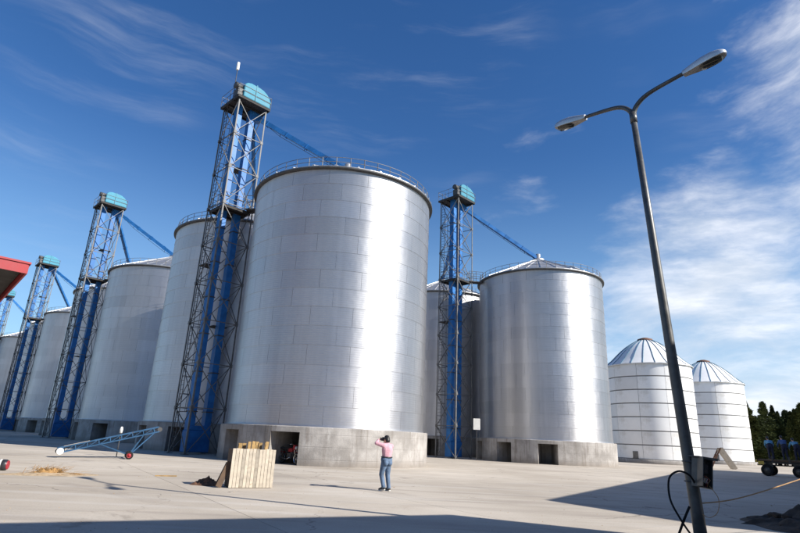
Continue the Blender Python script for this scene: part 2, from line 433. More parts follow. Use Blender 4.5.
def make_silo():
    root = thing('grain_silo', 'x', 'silo')
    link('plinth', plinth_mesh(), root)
    mb = MB(); mb.lathe([(SR-.03, Z0-.02), (SR-.03, ZT)], 96)
    w = mb.build('inner_wall', 'galv_wall', root, False); w.color = (.9, 1, 1, 1)
    for i in range(RINGS):
        off = (i % 2)*math.pi/PER + (.06 if i % 3 == 1 else 0)
        for kk in range(11):
            a = R(-198)+kk*2*math.pi/PER+off
            o = link('wall_panel', PANEL, root); o.location.z = Z0+i*RH; o.rotation_euler.z = a
    mb = MB(); mb.lathe([(SR+.0, Z0-.03), (SR+.07, Z0-.03), (SR+.07, Z0+.05), (SR, Z0+.08)], 96); mb.build('base_flashing', 'galv_wall', root, False)
    # conical roof of 28 ribbed sheets
    NP = 28; da = 2*math.pi/NP; roof = thing_part('roof', root)
    r0, r1, z0_, z1_ = SR+.22, .55, ZT-.02, ZA
    mb = MB(); g_ = .002
    def Q(r_, a, z): return (r_*math.cos(a), r_*math.sin(a), z)
    for a, b_ in ((0, da/2), (da/2, da)):
        mb.add([Q(r0, a, z0_), Q(r0, b_, z0_), Q(r1, b_, z1_), Q(r1, a, z1_)], [(0, 1, 2, 3)], True)
        mb.add([Q(r0, a, z0_), Q(r0, b_, z0_), Q(r0, b_, z0_-.07), Q(r0, a, z0_-.07)], [(3, 2, 1, 0)])
        mb.add([Q(r0, a, z0_-.07), Q(r0, b_, z0_-.07), Q(SR-.05, b_, z0_-.07), Q(SR-.05, a, z0_-.07)], [(3, 2, 1, 0)])
    w_ = .012; hgt = .07
    mb.add([Q(r0, -w_, z0_+.0), Q(r0, w_, z0_+.0), Q(r0, w_*.6, z0_+hgt), Q(r0, -w_*.6, z0_+hgt), Q(r1, -w_*4, z1_), Q(r1, w_*4, z1_), Q(r1, w_*3, z1_+hgt), Q(r1, -w_*3, z1_+hgt)],
           [(0, 1, 2, 3), (0, 4, 5, 1), (1, 5, 6, 2), (2, 6, 7, 3), (3, 7, 4, 0)])
    rp = mb.mesh('roof_panel', 'galv_roof')
    for k in range(NP):
        o = link('roof_panel', rp, roof); o.rotation_euler.z = k*da
    mb = MB(); mb.lathe([(.62, ZA-.06), (.62, ZA+.18), (.30, ZA+.3), (.24, ZA+.32), (.24, ZA+.75), (.0, ZA+.75)], 16); mb.build('inlet_cap', 'galv_roof', roof, False)
    mb = MB(); mb.lathe([(SR+.0, ZT-.20), (SR+.225, ZT-.17), (SR+.235, ZT-.14), (SR+.235, ZT-.06), (SR+.2, ZT-.05)], 96); mb.build('eave_shade_ring', 'steel_dark', root, False)  # dark steel colour paints in the shadow line under the roof edge
    # roof-edge railing
    rail = thing_part('railing', root); RR = SR-.02; NPOST = 44
    mb = MB(); mb.bar((RR, 0, ZT-.03), (RR, 0, ZT+.66), .035); mb.box((RR-.16, -.03, ZT-.02), (RR+.05, .03, ZT+.07)); pm = mb.mesh('rail_post', 'steel_grey')
    for k in range(NPOST):
        o = link('rail_post', pm, rail); o.rotation_euler.z = k*2*math.pi/NPOST
    for z in (.66, .36):
        mb = MB(); ring = [(RR*math.cos(2*math.pi*k/88), RR*math.sin(2*math.pi*k/88), ZT+z) for k in range(89)]
        mb.tube(ring, .018, 4, False); mb.build('rail', 'steel_grey', rail)
    # roof hatch
    mb = MB(); mt = Matrix.Rotation(R(-60), 4, 'Z') @ Matrix.Translation((4.7, 0, ZT+.55)) @ Matrix.Rotation(R(27), 4, 'Y')
    mb.box((-.35, -.35, 0), (.35, .35, .28), mt); mb.build('roof_hatch', 'galv_roof', roof)
    return root
def thing_part(name, parent):
    o = bpy.data.objects.new(name, None); COL.objects.link(o); o.parent = parent; o.empty_display_size = .2; return o

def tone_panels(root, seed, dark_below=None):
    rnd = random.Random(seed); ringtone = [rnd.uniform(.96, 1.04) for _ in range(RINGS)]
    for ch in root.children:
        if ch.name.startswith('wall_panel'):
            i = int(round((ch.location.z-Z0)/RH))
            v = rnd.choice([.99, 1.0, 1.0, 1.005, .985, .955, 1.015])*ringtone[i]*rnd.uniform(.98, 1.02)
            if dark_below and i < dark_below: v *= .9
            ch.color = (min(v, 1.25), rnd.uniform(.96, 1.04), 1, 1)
PAIR = Vector((-9.2, 9.6))
SILOS = [  # centre, label, dark_below
    ((-4.2, 35.9), 'largest silvery corrugated steel silo nearest the camera, photographer in front of it', None),
    ((-13.3, 45.2), 'steel silo directly left of the nearest silo, behind the tall lattice tower', None),
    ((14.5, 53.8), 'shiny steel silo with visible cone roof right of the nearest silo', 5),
    ((5.3, 63.4), 'steel silo mostly hidden behind the lattice tower between the two bright silos', None),
    ((-25.7, 58.8), 'shaded steel silo with low cone roof behind the blue belt conveyor', None),
    ((-35.3, 69.2), 'steel silo showing as a thin strip behind the second tower from the camera', None),
    ((-48.8, 85.2), 'small far steel silo between the two farthest-left big lattice towers', None),
    ((-58.3, 95.5), 'far steel silo almost wholly hidden behind the third lattice tower', None),
    ((-74.6, 112.6), 'farthest steel silo cut by the left edge of the picture', None),
]
proto = None
for i, (c_, lab, db) in enumerate(SILOS):
    if proto is None: proto = make_silo(); s_ = proto
    else: s_ = copy_tree(proto)
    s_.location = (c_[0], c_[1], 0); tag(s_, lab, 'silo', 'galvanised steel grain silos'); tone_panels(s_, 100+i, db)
    if i == 0: s_.scale.z = 1.02

# ------------------------------------------------------------------ bucket-elevator towers
TH, TS, BAY = 25.5, 2.3, 2.83
def make_tower():
    root = thing('elevator_tower', 'x', 'tower'); h = TS/2
    mb = MB(); a = .05
    mb.box((-a, -a, 0), (a, -a+.03, TH)); mb.box((-a, -a+.03, 0), (-a+.03, a, TH)); mb.box((-.2, -.2, 0), (.2, .2, .03)); leg = mb.mesh('leg', 'steel_grey')
    for sx, sy, rz in ((-1, -1, 0), (1, -1, 90), (1, 1, 180), (-1, 1, 270)):
        o = link('leg', leg, root); o.location = (sx*h, sy*h, 0); o.rotation_euler.z = R(rz)
    nb = int(TH//BAY)
    hm = MB().bar((-h+.08, -h, 0), (h-.08, -h, 0), .05).mesh('crossbar', 'steel_grey')
    d1 = MB().bar((-h+.06, -h-.01, .08), (h-.06, -h-.01, BAY-.08), .045).mesh('diagonal_brace', 'steel_grey')
    d2 = MB().bar((h-.06, -h+.06, .08), (-h+.06, -h+.06, BAY-.08), .045).mesh('diagonal_brace', 'steel_grey')
    gp = MB().box((-h-.06, -h-.085, -.11), (-h+.15, -h-.07, .11)).box((-h-.085, -h-.068, -.11), (-h-.07, -h+.15, .11)).mesh('gusset_plate', 'steel_grey')
    for i in range(nb):
        for k in range(4):
            for me in (d1, d2):
                o = link('diagonal_brace', me, root); o.location.z = i*BAY; o.rotation_euler.z = k*math.pi/2
            if i:
                o = link('crossbar', hm, root); o.location.z = i*BAY; o.rotation_euler.z = k*math.pi/2
                o = link('gusset_plate', gp, root); o.location.z = i*BAY; o.rotation_euler.z = k*math.pi/2
    # top platform, mid platform
    def platform(z, e, x1=None):
        mb = MB(); mb.box((-e, -e, z), (x1 or e, e, z+.05))
        for q in (-e+.05, -e/3, e/3, e-.05): mb.box((-e, q-.04, z-.14), (x1 or e, q+.04, z-.002))
        for q in (-e+.04, (x1 or e)-.04): mb.box((q-.04, -e-.003, z-.16), (q+.04, e+.003, z-.003))
        p_ = mb.build('platform', 'grating', root)
        xs = [-e, 0, x1 or e]; pts = [(-e, -e), (0, -e), (e, -e), (e, 0), (e, e), (0, e), (-e, e), (-e, 0)]
        mb = MB()
        for x, y in pts: mb.bar((x, y, z+.04), (x, y, z+1.0), .032)
        for hh in (.98, .52):
            loop = pts+[pts[0]]
            for (xa, ya), (xb, yb) in zip(loop, loop[1:]): mb.bar((xa, ya, z+hh), (xb, yb, z+hh), .026)
        mb.build('platform_railing', 'steel_grey', p_)
    platform(TH+.15, 1.38); platform(16.85, 1.08)
    for z, sx in ((8.4, 1), (20.6, 1), (12.6, -1)):
        mb = MB(); mb.box((.1*sx if sx > 0 else -1.15, .15, z), (1.15 if sx > 0 else -.1, 1.15, z+.05)); mb.build('landing', 'grating', root)
    # twin casings
    for x in (-.55, .55):
        mb = MB(); mb.box((x-.22, -.25, 1.2), (x+.22, .25, TH+.3)); c_ = mb.build('elevator_casing', 'blue_paint', root)
        for k in range(9): z = 2.6+k*2.55; MB().box((x-.27, -.30, z), (x+.27, .30, z+.06)).build('flange', 'steel_dark', c_)
    mb = MB(); mb.box((-.82, -.36, .12), (.82, .36, 1.45)); mb.prism([(-.82, 1.449), (.82, 1.449), (.5, 1.75), (-.5, 1.75)], -.3, .3); bevel(mb.build('boot', 'blue_paint', root), .05)
    # head housing
    mb = MB(); z = TH+.2
    prof = [(-.98, z+.02), (1.34, z+.02), (1.36, z+.55), (1.26, z+.86), (1.02, z+1.14), (.66, z+1.34), (.25, z+1.42), (-.45, z+1.42), (-.78, z+1.32), (-.98, z+1.08)]
    mb.prism(prof, -1.36, -.50); hd = bevel(mb.build('head_housing', 'cyan_paint', root), .09, 3)
    mb = MB(); mb.box((-1.0, -1.39, z+.52), (1.38, -.47, z+.57)); mb.box((.0, -1.385, z+.05), (.07, -.475, z+1.46)); mb.build('seam_flange', 'cyan_paint', hd)
    mb = MB(); mb.tube([(-1.02, -.9, z+.9), (-1.55, -.9, z+.9)], .26, 12); mb.box((-1.38, -1.2, z+.05), (-1.0, -.6, z+.66)); mb.build('drive_motor', 'steel_dark', root)
    # ladder with cage hoops on the far side
    mb = MB()
    for y in (.72, 1.12): mb.bar((-1.05, y, .1), (-1.05, y, TH+1.1), .04)
    for k in range(84): mb.bar((-1.05, .72, .4+k*.3), (-1.05, 1.12, .4+k*.3), .025)
    ld = mb.build('ladder', 'steel_dark', root)
    mb = MB()
    for k in range(20):
        zz = 2.6+k*1.13
        mb.tube([(-1.05+.0, .67, zz), (-.75, .6, zz), (-.42, .75, zz), (-.42, 1.1, zz), (-.75, 1.22, zz), (-1.05, 1.17, zz)], .018, 4)
    for (x, y) in ((-.42, .75), (-.42, 1.1), (-.75, .6)): mb.bar((x, y, 2.6), (x, y, 24), .025)
    mb.build('ladder_cage', 'steel_dark', ld)
    return root
TROT = R(45)
TOWERS = [  # position, silo fed on the near side, silo fed behind, label
    ((-12.7, 36.9), SILOS[0][0], SILOS[1][0], 'tallest blue and grey lattice elevator tower beside the nearest silo'),
    ((5.7, 52.5), SILOS[2][0], SILOS[3][0], 'lattice elevator tower standing between the two bright steel silos'),
    ((-34.2, 58.6), SILOS[4][0], SILOS[5][0], 'second lattice tower from the camera in the left row, cyan head'),
    ((-57.4, 84.6), SILOS[6][0], SILOS[7][0], 'third lattice tower in the left row, seen above the red roof corner'),
    ((-80.6, 108.6), SILOS[8][0], None, 'smallest and farthest lattice tower at the left edge'),
]
def chute(root, p0, p1, over=0.):
    """sloping square spout from the head to a silo's roof inlet, in world coordinates"""
    p0, p1 = Vector(p0), Vector(p1); d = (p1-p0).normalized(); p1 = p1+d*over
    mb = MB(); mb.bar(p0, p1, .33, .34); L = (p1-p0).length
    o = mb.build('chute', 'blue_paint', root)
    mb = MB(); k = 1.2
    while k < L: mb.bar(p0+d*k, p0+d*(k+.06), .41, .42); k += 2.1
    f_ = mb.build('chute_flange', 'blue_paint', o)
    dn = Vector((0, 0, -.42)); mb = MB(); mb.tube([p0+d*.3, p0+d*L*.25+dn, p0+d*L*.75+dn, p1-d*.3], .02, 4)
    for q in (.25, .5, .75): mb.bar(p0+d*L*q, p0+d*L*q+dn, .03)
    f2 = mb.build('stay_cable', 'steel_dark', o)
    mi = Matrix.LocRotScale(root.location, root.rotation_euler, None).inverted()
    for q in (o, f_, f2): q.data.transform(mi)
    return o
tproto = make_tower()
for i, (p_, near, back, lab) in enumerate(TOWERS):
    tw = tproto if i == 0 else copy_tree(tproto)
    tw.location = (p_[0], p_[1], 0); tw.rotation_euler = (0, 0, TROT); tag(tw, lab, 'tower', 'lattice bucket elevator towers')
for i, (p_, near, back, lab) in enumerate(TOWERS):
    tw = [o for o in COL.objects if o.get('label') == lab][0]
    bpos = Vector((p_[0], p_[1], 0)); vd = Vector((math.cos(TROT), math.sin(TROT), 0))
    st_ = bpos+vd*1.1+Vector((0, 0, TH-.15))
    chute(tw, st_, (near[0], near[1], ZA+.65), .9)
    mb = MB(); mb.prism([(.5, TH-.7), (1.35, TH-.5), (1.35, TH+.1), (.5, TH+.1)], -.28, .28); mb.build('discharge_spout', 'blue_paint', tw)
    if back: chute(tw, bpos+vd*.9+Vector((-.2, .35, TH-.3)), (back[0], back[1], ZA+.65))
    # gangway from the mid platform to the silo eave
    c_ = Vector((near[0], near[1], 0)); d_ = (c_-bpos); Ld = d_.length; d_.normalize(); n_ = Vector((-d_.y, d_.x, 0))
    mb = MB(); a0, a1 = bpos+d_*1.3+Vector((0, 0, 16.95)), bpos+d_*(Ld-SR-.05)+Vector((0, 0, 16.95))
    mb.bar(a0, a1, .8, .08)
    for s_ in (-.38, .38):
        for q in (0, .5, 1): p0 = a0.lerp(a1, q)+n_*s_; mb.bar(p0, p0+Vector((0, 0, 1.05)), .04)
        for hh in (.55, 1.05): mb.bar(a0+n_*s_+Vector((0, 0, hh)), a1+n_*s_+Vector((0, 0, hh)), .035)
    gw = mb.build('gangway', 'steel_dark', tw)
    gw.data.transform(Matrix.LocRotScale(tw.location, tw.rotation_euler, None).inverted())
    if i == 0:
        mb = MB(); e = 1.36; z = TH+.2
        mb.tube([(-e, -e+.9, z), (-e, -e+.9, z+3.1)], .03, 6); mb.build('mast', 'steel_dark', tw)
        mb = MB(); mb.box((-e-.1, -e+.8, z+2.55), (-e+.1, -e+1.0, z+3.25)); bevel(mb.build('beacon', 'white_paint', tw), .05)

# ------------------------------------------------------------------ white sectional silos
WR, WZ, WA, WB = 5.0, 11.55, 15.1, .45
def make_white():
    root = thing('storage_silo', 'x', 'silo'); NR, NPN = 7, 10
    mb = MB(); mb.lathe([(WR+.25, -.01), (WR+.25, WB), (WR-.3, WB+.02)], 64); mb.build('base_ring', 'plinth_concrete', root, False)
    mb = MB(); mb.lathe([(WR-.07, WB-.01), (WR-.07, WZ)], 64); mb.build('band', 'band_dark', root, False)
    rh = (WZ-WB)/NR; da = 2*math.pi/NPN; n = 8; gp = .0035
    vs, fs = [], []; prof = [(WR-.06, .055), (WR, .07), (WR+.004, rh*.5), (WR, rh-.07), (WR-.06, rh-.055)]
    for r_, z in prof:
        for k in range(n+1):
            a = gp+(da-2*gp)*k/n; vs.append((r_*math.cos(a), r_*math.sin(a), z))
    mb = MB()
    for i0, i1, smo in ((0, 1, False), (1, 3, True), (3, 4, False)):
        sv_ = vs[i0*(n+1):(i1+1)*(n+1)]
        mb.add(sv_, [(i*(n+1)+k, i*(n+1)+k+1, (i+1)*(n+1)+k+1, (i+1)*(n+1)+k) for i in range(i1-i0) for k in range(n)], smo)
    for e in (0, n):
        q = [vs[i*(n+1)+e] for i in range(len(prof))]; a = gp+(da-2*gp)*e/n
        q += [((WR-.08)*math.cos(a), (WR-.08)*math.sin(a), rh-.05), ((WR-.08)*math.cos(a), (WR-.08)*math.sin(a), .05)]
        mb.add(q, [tuple(range(len(q)))])
    pm = mb.mesh('wall_panel', 'white_sheet')
    for i in range(NR):
        for k in range(NPN):
            o = link('wall_panel', pm, root); o.location.z = WB+i*rh; o.rotation_euler.z = k*da+.25
    roof = thing_part('roof', root); NG = 24; dg = 2*math.pi/NG
    dome = [(WR+.22, WZ-.02)]
    for q in (.15, .3, .45, .6, .75, .9): dome.append((WR*(1-q)+.62*q, WZ+(WA-WZ)*(math.sin(q*math.pi/2)*.62+q*.38)))
    dome.append((.62, WA))
    mb = MB(); mb.lathe(dome, 2, a0=.004, a1=dg-.004); mb.add([(r0*math.cos(a), r0*math.sin(a), z) for r0, z in ((WR+.22, WZ-.02), (WR+.22, WZ-.12)) for a in (.0, dg)], [(0, 1, 3, 2)])
    gm_ = mb.mesh('roof_gore', 'white_sheet', False)
    mb = MB(); mb.tube([((r_+.0), 0, z+.02) for r_, z in dome], .05, 5); rm = mb.mesh('roof_rib', 'rib_blue')
    mb = MB(); mb.lathe([(r_-.03, z-.03) for r_, z in dome], 48); mb.build('dome_liner', 'rib_blue', roof, False)
    for k in range(NG):
        o = link('roof_gore', gm_, roof); o.rotation_euler.z = k*dg
        o = link('roof_rib', rm, roof); o.rotation_euler.z = k*dg
    mb = MB(); mb.lathe([(.95, WA-.28), (1.0, WA-.1), (.9, WA+.12), (.35, WA+.3), (0, WA+.32)], 20); mb.build('roof_cap', 'rust', roof, False)
    a = R(-140); mt = Matrix.Rotation(a, 4, 'Z')
    mb = MB(); mb.box((WR-.05, -.3, WB+.12), (WR+.08, .3, WB+.85), mt); hc = mb.build('hatch', 'band_dark', root)
    mb = MB(); mb.box((WR+.08, -.36, WB+.05), (WR+.1, .36, WB+.12), mt); mb.build('hatch_sill', 'steel_grey', hc)
    return root
w1 = make_white(); w1.location = (32.4, 69.7, 0); tag(w1, 'white panelled silo with ribbed dome roof just right of the shiny silo', 'silo', 'white dome-roofed silos')
w2 = copy_tree(w1); w2.location = (48.6, 85.3, 0); w2.rotation_euler.z = .4; tag(w2, 'white panelled dome silo farther back, next to the dark trees', 'silo', 'white dome-roofed silos')

# ------------------------------------------------------------------ twin-headed street lamp
lamp = thing('street_lamp', 'tall leaning street lamp with two curved arms and two heads', 'street lamp', (5.5, 10.38, 0))
FK = Vector((-.40, .15, 8.7)); LD = Vector((.645, -.764, 0))
mb = MB(); mb.tube([(0, 0, -.02), (-.02, .01, .5), FK*.38, FK*.7, FK], [.112, .108, .094, .076, .063], 16); pole = mb.build('pole', 'lamp_pole', lamp)
mb = MB(); mb.box((-.2, -.2, 0), (.2, .2, .03)); mb.build('base_plate', 'steel_dark', pole)
mb = MB(); mb.tube([FK*.985, FK*1.0+Vector((0, 0, .12))], .078, 12); mb.build('collar', 'lamp_pole', pole)
for s_ in (1, -1):
    d_ = LD*s_
    pts = [FK+Vector((0, 0, -.1)), FK+d_*.02+Vector((0, 0, .1)), FK+d_*.10+Vector((0, 0, .26)), FK+d_*.28+Vector((0, 0, .40)), FK+d_*.58+Vector((0, 0, .48)), FK+d_*1.22+Vector((0, 0, .56))]
    sub = []
    for i in range(len(pts)-1):   # soften the bend
        p0, p1, p2, p3 = pts[max(i-1, 0)], pts[i], pts[i+1], pts[min(i+2, len(pts)-1)]
        for q in range(5):
            tt = q/5; sub.append(.5*((2*p1)+(p2-p0)*tt+(2*p0-5*p1+4*p2-p3)*tt*tt+(3*p1-p0-3*p2+p3)*tt**3))
    sub.append(pts[-1])
    mb = MB(); mb.tube(sub, [.062-.022*i/len(sub) for i in range(len(sub))], 12); arm = mb.build('arm', 'lamp_pole', lamp)
    # head: teardrop shell, flat underside with dark lens
    o_ = FK+d_*1.15+Vector((0, 0, .55)); dx = (d_+Vector((0, 0, .10))).normalized(); dy = Vector((0, 0, 1)).cross(dx).normalized(); dz = dx.cross(dy)
    mt = Matrix(((dx.x, dy.x, dz.x, o_.x), (dx.y, dy.y, dz.y, o_.y), (dx.z, dy.z, dz.z, o_.z), (0, 0, 0, 1)))
    st_ = [(0, .075, .06, .05), (.10, .085, .085, .06), (.24, .115, .11, .07), (.42, .150, .125, .08), (.60, .160, .115, .08), (.74, .135, .085, .07), (.82, .085, .05, .05), (.845, .03, .02, .03)]
    mb = MB(); vs = []; N_ = 14
    for x, hw, up, dn in st_:
        for k in range(N_+1):
            a = math.pi*k/N_; vs.append(mt @ Vector((x, hw*math.cos(a), up*math.sin(a)**.8 if 0 < k < N_ else 0)))
        vs.append(mt @ Vector((x, -hw*.9, -dn))); vs.append(mt @ Vector((x, hw*.9, -dn)))
    w_ = N_+3; fs = [(i*w_+k, i*w_+(k+1) % w_, (i+1)*w_+(k+1) % w_, (i+1)*w_+k) for i in range(len(st_)-1) for k in range(w_)]
    fs += [tuple(range(w_)), tuple(reversed(range((len(st_)-1)*w_, len(st_)*w_)))]
    mb.add(vs, fs, True); hd = mb.build('lamp_head', 'lamp_shell', lamp)
    md = hd.modifiers.new('e', 'EDGE_SPLIT'); md.split_angle = R(40)
    mb = MB(); und = [(x, hw*.82, dn+.006) for x, hw, up, dn in st_[:-1]]
    vs = [mt @ Vector((x, s*w, -z)) for x, w, z in und for s in (-1, 1)]+[mt @ Vector((x, s*w, -z+.03)) for x, w, z in und for s in (-1, 1)]
    n_ = len(und); fs = [(2*i, 2*i+1, 2*i+3, 2*i+2) for i in range(n_-1)]+[(2*n_+2*i, 2*n_+2*i+2, 2*n_+2*i+3, 2*n_+2*i+1) for i in range(n_-1)]
    fs += [(2*i+s, 2*i+2+s, 2*n_+2*i+2+s, 2*n_+2*i+s) for i in range(n_-1) for s in (0, 1)]
    mb.add(vs, fs); mb.build('underside', 'lamp_under', hd)
    mb = MB(); lens = [(.33, .05), (.37, .10), (.48, .125), (.62, .125), (.72, .095), (.765, .04)]
    vs = [mt @ Vector((x, s*w, -.088)) for x, w in lens for s in (-1, 1)]+[mt @ Vector((x, s*w*.7, -.125 if 0 < i < 5 else -.095)) for i, (x, w) in enumerate(lens) for s in (-1, 1)]
    n_ = len(lens); fs = [(2*i, 2*i+1, 2*n_+2*i+1, 2*n_+2*i) for i in (0, n_-1)]
    fs += [(2*n_+2*i, 2*n_+2*i+1, 2*n_+2*i+3, 2*n_+2*i+2) for i in range(n_-1)]+[(2*i+s, 2*i+2+s, 2*n_+2*i+2+s, 2*n_+2*i+s) for i in range(n_-1) for s in (0, 1)]
    mb.add(vs, fs, True); mb.build('lens', 'lamp_glass', hd)
# switch box strapped to the pole, its cables
sb = thing('switch_box', 'open grey switch box strapped to the lamp pole', 'switch box', (5.5, 10.30, 0))
BXS = Matrix.Diagonal((.86, .86, .86, 1))
mt = Matrix.Translation((.06, -.17, 1.24)) @ Matrix.Rotation(R(14), 4, 'Z') @ Matrix.Rotation(R(9), 4, 'Y') @ BXS
mb = MB()
mb.box((-.19, -.005, -.29), (.19, .16, -.27), mt); mb.box((-.19, -.005, .27), (.19, .16, .29), mt); mb.box((-.19, -.003, -.268), (-.17, .158, .268), mt); mb.box((.17, -.003, -.268), (.19, .158, .268), mt); mb.box((-.168, .14, -.268), (.168, .157, .268), mt)
mb.build('case', 'box_grey', sb)
mb = MB(); mt2 = mt @ Matrix.Translation((-.19, -.01, 0)) @ Matrix.Rotation(R(-112), 4, 'Z'); mb.box((0, -.012, -.28), (.30, 0, .28), mt2); bevel(mb.build('lid', 'box_grey', sb), .006)
mb = MB(); mb.box((-.12, .05, -.02), (.02, .135, .2), mt); mb.box((.05, .06, .0), (.13, .135, .18), mt); mb.box((-.1, .06, -.2), (.1, .135, -.08), mt); mb.build('breaker', 'black_plastic', sb)
mb = MB(); mb.box((-.04, .02, -.19), (.08, .055, -.10), mt); mb.box((-.11, .03, .06), (-.03, .049, .12), mt); mb.build('terminal', 'white_paint', sb)
mb = MB(); mb.prism([(-.25, .28), (.24, .28), (.24, .33), (-.25, .30)], -.08, .18, 'y', mt); mb.build('rain_hood', 'steel_dark', sb)
for k in range(7):
    x0_ = -.1+.035*k; mb = MB(); mb.tube([mt @ Vector(q) for q in ((x0_, .06, -.05), (x0_+.02, -.01-.012*(k % 3), -.10-.02*(k % 2)), (x0_-.01, .0, -.20), (x0_+.03, .05, -.26))], .006, 5); mb.build('wire', ['black_rubber', 'red_dark', 'rope_orange'][k % 3], sb)
for z in (1.08, 1.42):
    mb = MB(); ring = [(-.03-.012*z+.138*math.cos(2*math.pi*k/16), .08+.138*math.sin(2*math.pi*k/16), z) for k in range(17)]; mb.tube(ring, .012, 5, False); mb.build('strap', 'steel_dark', sb)
def cable(name, pts, r_, m, label, cat='cable'):
    P = [Vector(p) for p in pts]; sub = []
    for i in range(len(P)-1):
        p0, p1, p2, p3 = P[max(i-1, 0)], P[i], P[i+1], P[min(i+2, len(P)-1)]
        for q in range(8):
            tt = q/8; sub.append(.5*((2*p1)+(p2-p0)*tt+(2*p0-5*p1+4*p2-p3)*tt*tt+(3*p1-p0-3*p2+p3)*tt**3))
    sub.append(P[-1]); mb = MB(); mb.tube(sub, r_, 8); return tag(mb.build(name, m), label, cat)
cable('power_cable', [(5.37, 10.16, 1.06), (5.27, 10.11, 1.19), (5.12, 10.18, 1.25), (4.97, 10.25, 1.12), (4.95, 10.25, .78), (5.07, 10.2, .47), (5.2, 10.14, .23), (5.32, 10.05, .016), (5.6, 9.9, .014)], .017, 'black_rubber', 'thick black power cable looping out of the switch box to the ground')
cable('stake', [(5.24, 10.17, .68), (5.13, 10.20, .45), (4.93, 10.26, -.02)], .022, 'black_rubber', 'short dark stake leaning against the cable loop by the lamp pole', 'stake')
cable('thin_wire', [(5.60, 10.12, 1.03), (5.70, 10.06, .84), (5.66, 10.06, .62), (5.56, 10.14, .52), (5.5, 10.25, .55)], .006, 'rope_orange', 'thin brownish wire hanging from the bottom of the switch box', 'wire')
cable('rope', [(5.52, 10.25, .735), (6.3, 10.5, .82), (7.6, 10.75, 1.16), (10.2, 11.3, 1.9), (16.3, 12.6, 3.4)], .011, 'rope_orange', 'thin orange rope stretched from the lamp pole towards the right edge', 'rope')

# ------------------------------------------------------------------ off-frame buildings whose shadows fall on the yard, and an added unseen shed
def building(name, label, poly, h, roof_over=.25, gable=None, wall='plaster'):
    root = thing(name, label, 'building', (poly[0][0], poly[0][1], 0)); ox, oy = poly[0]
    P = [(x-ox, y-oy) for x, y in poly]
    mb = MB(); mb.prism(P, -.01, h-.25, 'z'); mb.build('wall', wall, root)
    cx = sum(p[0] for p in P)/len(P); cy = sum(p[1] for p in P)/len(P)
    mb = MB(); mb.prism(P, h-.249, h, 'z'); mb.build('roof', 'roof_grey', root)
    n = len(P)
    for i in range(n):
        a, b_ = Vector((*P[i], 0)), Vector((*P[(i+1) % n], 0)); L = (b_-a).length; d = (b_-a).normalized(); nn_ = Vector((d.y, -d.x, 0))
        mid = (a+b_)/2
        if (mid+nn_-Vector((cx, cy, 0))).length < (mid-nn_-Vector((cx, cy, 0))).length: nn_ = -nn_
        k = 3.0
        while k < L-3:
            c0 = a+d*k+nn_*.02
            mb = MB(); mb.bar(c0+Vector((0, 0, 1.6)), c0+Vector((0, 0, 3.2)), 1.5, .06, nn_); w = mb.build('window', 'window_dark', root)
            mb = MB(); mb.bar(c0+d*-.85+nn_*.04+Vector((0, 0, 1.5)), c0+d*.85+nn_*.04+Vector((0, 0, 1.5)), .16, .08); mb.build('sill', 'plaster', w)
            k += 4.2
    return root
def sh(x, y, h): kk = h/math.tan(EL); return (x+SX*kk, y+SY*kk)
h1 = 9.0; c1 = Vector(sh(1.38, 13.24, h1)); dA = Vector((-.905, -.425)); dB = Vector((.853, -.52))
building('store_building', 'flat-roofed plastered store right of the camera, shading the foreground', [tuple(c1), tuple(c1+dA*10.5), tuple(c1+dA*10.5+Vector((.43, -.9))*14), tuple(c1+dB*16+Vector((-.3, -.95))*10), tuple(c1+dB*16)], h1)
h2 = 8.0; c2 = Vector(sh(4.69, 17.56, h2)); dC = Vector((.553, .833)); dD = Vector((.523, -.853))
building('workshop_building', 'long flat-roofed workshop beyond the right edge, shading the trailer', [tuple(c2), tuple(c2+dC*44), tuple(c2+dC*44+Vector((.84, -.54))*14), tuple(c2+dD*5+dC*8+Vector((.84, -.54))*14), tuple(c2+dD*5.0)], h2)
building('added_reflection_shed', 'unseen long shed added behind the camera to darken the silo reflections', [(-45, -24), (60, -38), (60, -52), (-45, -40)], 10.0)  # added out of view so the silo walls reflect something dark
# red-edged roof poking in at the left
RU = Vector((-.66, .751, 0)); RV = Vector((-.707, -.707, 0)); RC = Vector((-11.25, 15.75, 0))
shed = thing('red_roofed_shed', 'red-edged roof corner poking in at the left edge', 'building', tuple(RC))
mb = MB()
q = [Vector((0, 0, 0)), RU*14, RU*14+RV*9, RV*9]
def slab(mb, pts, z0, z1): mb.prism([(p_.x, p_.y) for p_ in pts], z0, z1, 'z')
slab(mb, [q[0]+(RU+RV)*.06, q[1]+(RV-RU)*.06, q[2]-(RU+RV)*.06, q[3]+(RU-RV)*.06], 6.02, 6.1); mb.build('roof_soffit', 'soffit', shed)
mb = MB(); slab(mb, [q[0]-(RU+RV)*.06, q[1]+(RU-RV)*.06, q[2]+(RU+RV)*.06, q[3]+(RV-RU)*.06], 6.101, 6.16); mb.build('roof', 'red_paint', shed)
for a, b_, w in ((q[0], q[3], 0), (q[0], q[1], 0), (q[1], q[2], 0), (q[3], q[2], 0)):
    mb = MB(); mb.bar(a+Vector((0, 0, 5.95)), b_+Vector((0, 0, 5.95)), .05, .29); mb.build('fascia', 'red_paint', shed)
mb = MB(); slab(mb, [RU*3+RV*2.6, RU*13+RV*2.6, RU*13+RV*8.6, RU*3+RV*8.6], -.01, 6.015); mb.build('wall', 'plaster', shed)
for p_ in (RU*13.4+RV*.5, RU*.5+RV*8.5):
    mb = MB(); mb.bar(p_+Vector((0, 0, -.01)), p_+Vector((0, 0, 6.015)), .16, .16); mb.build('post', 'red_dark', shed)

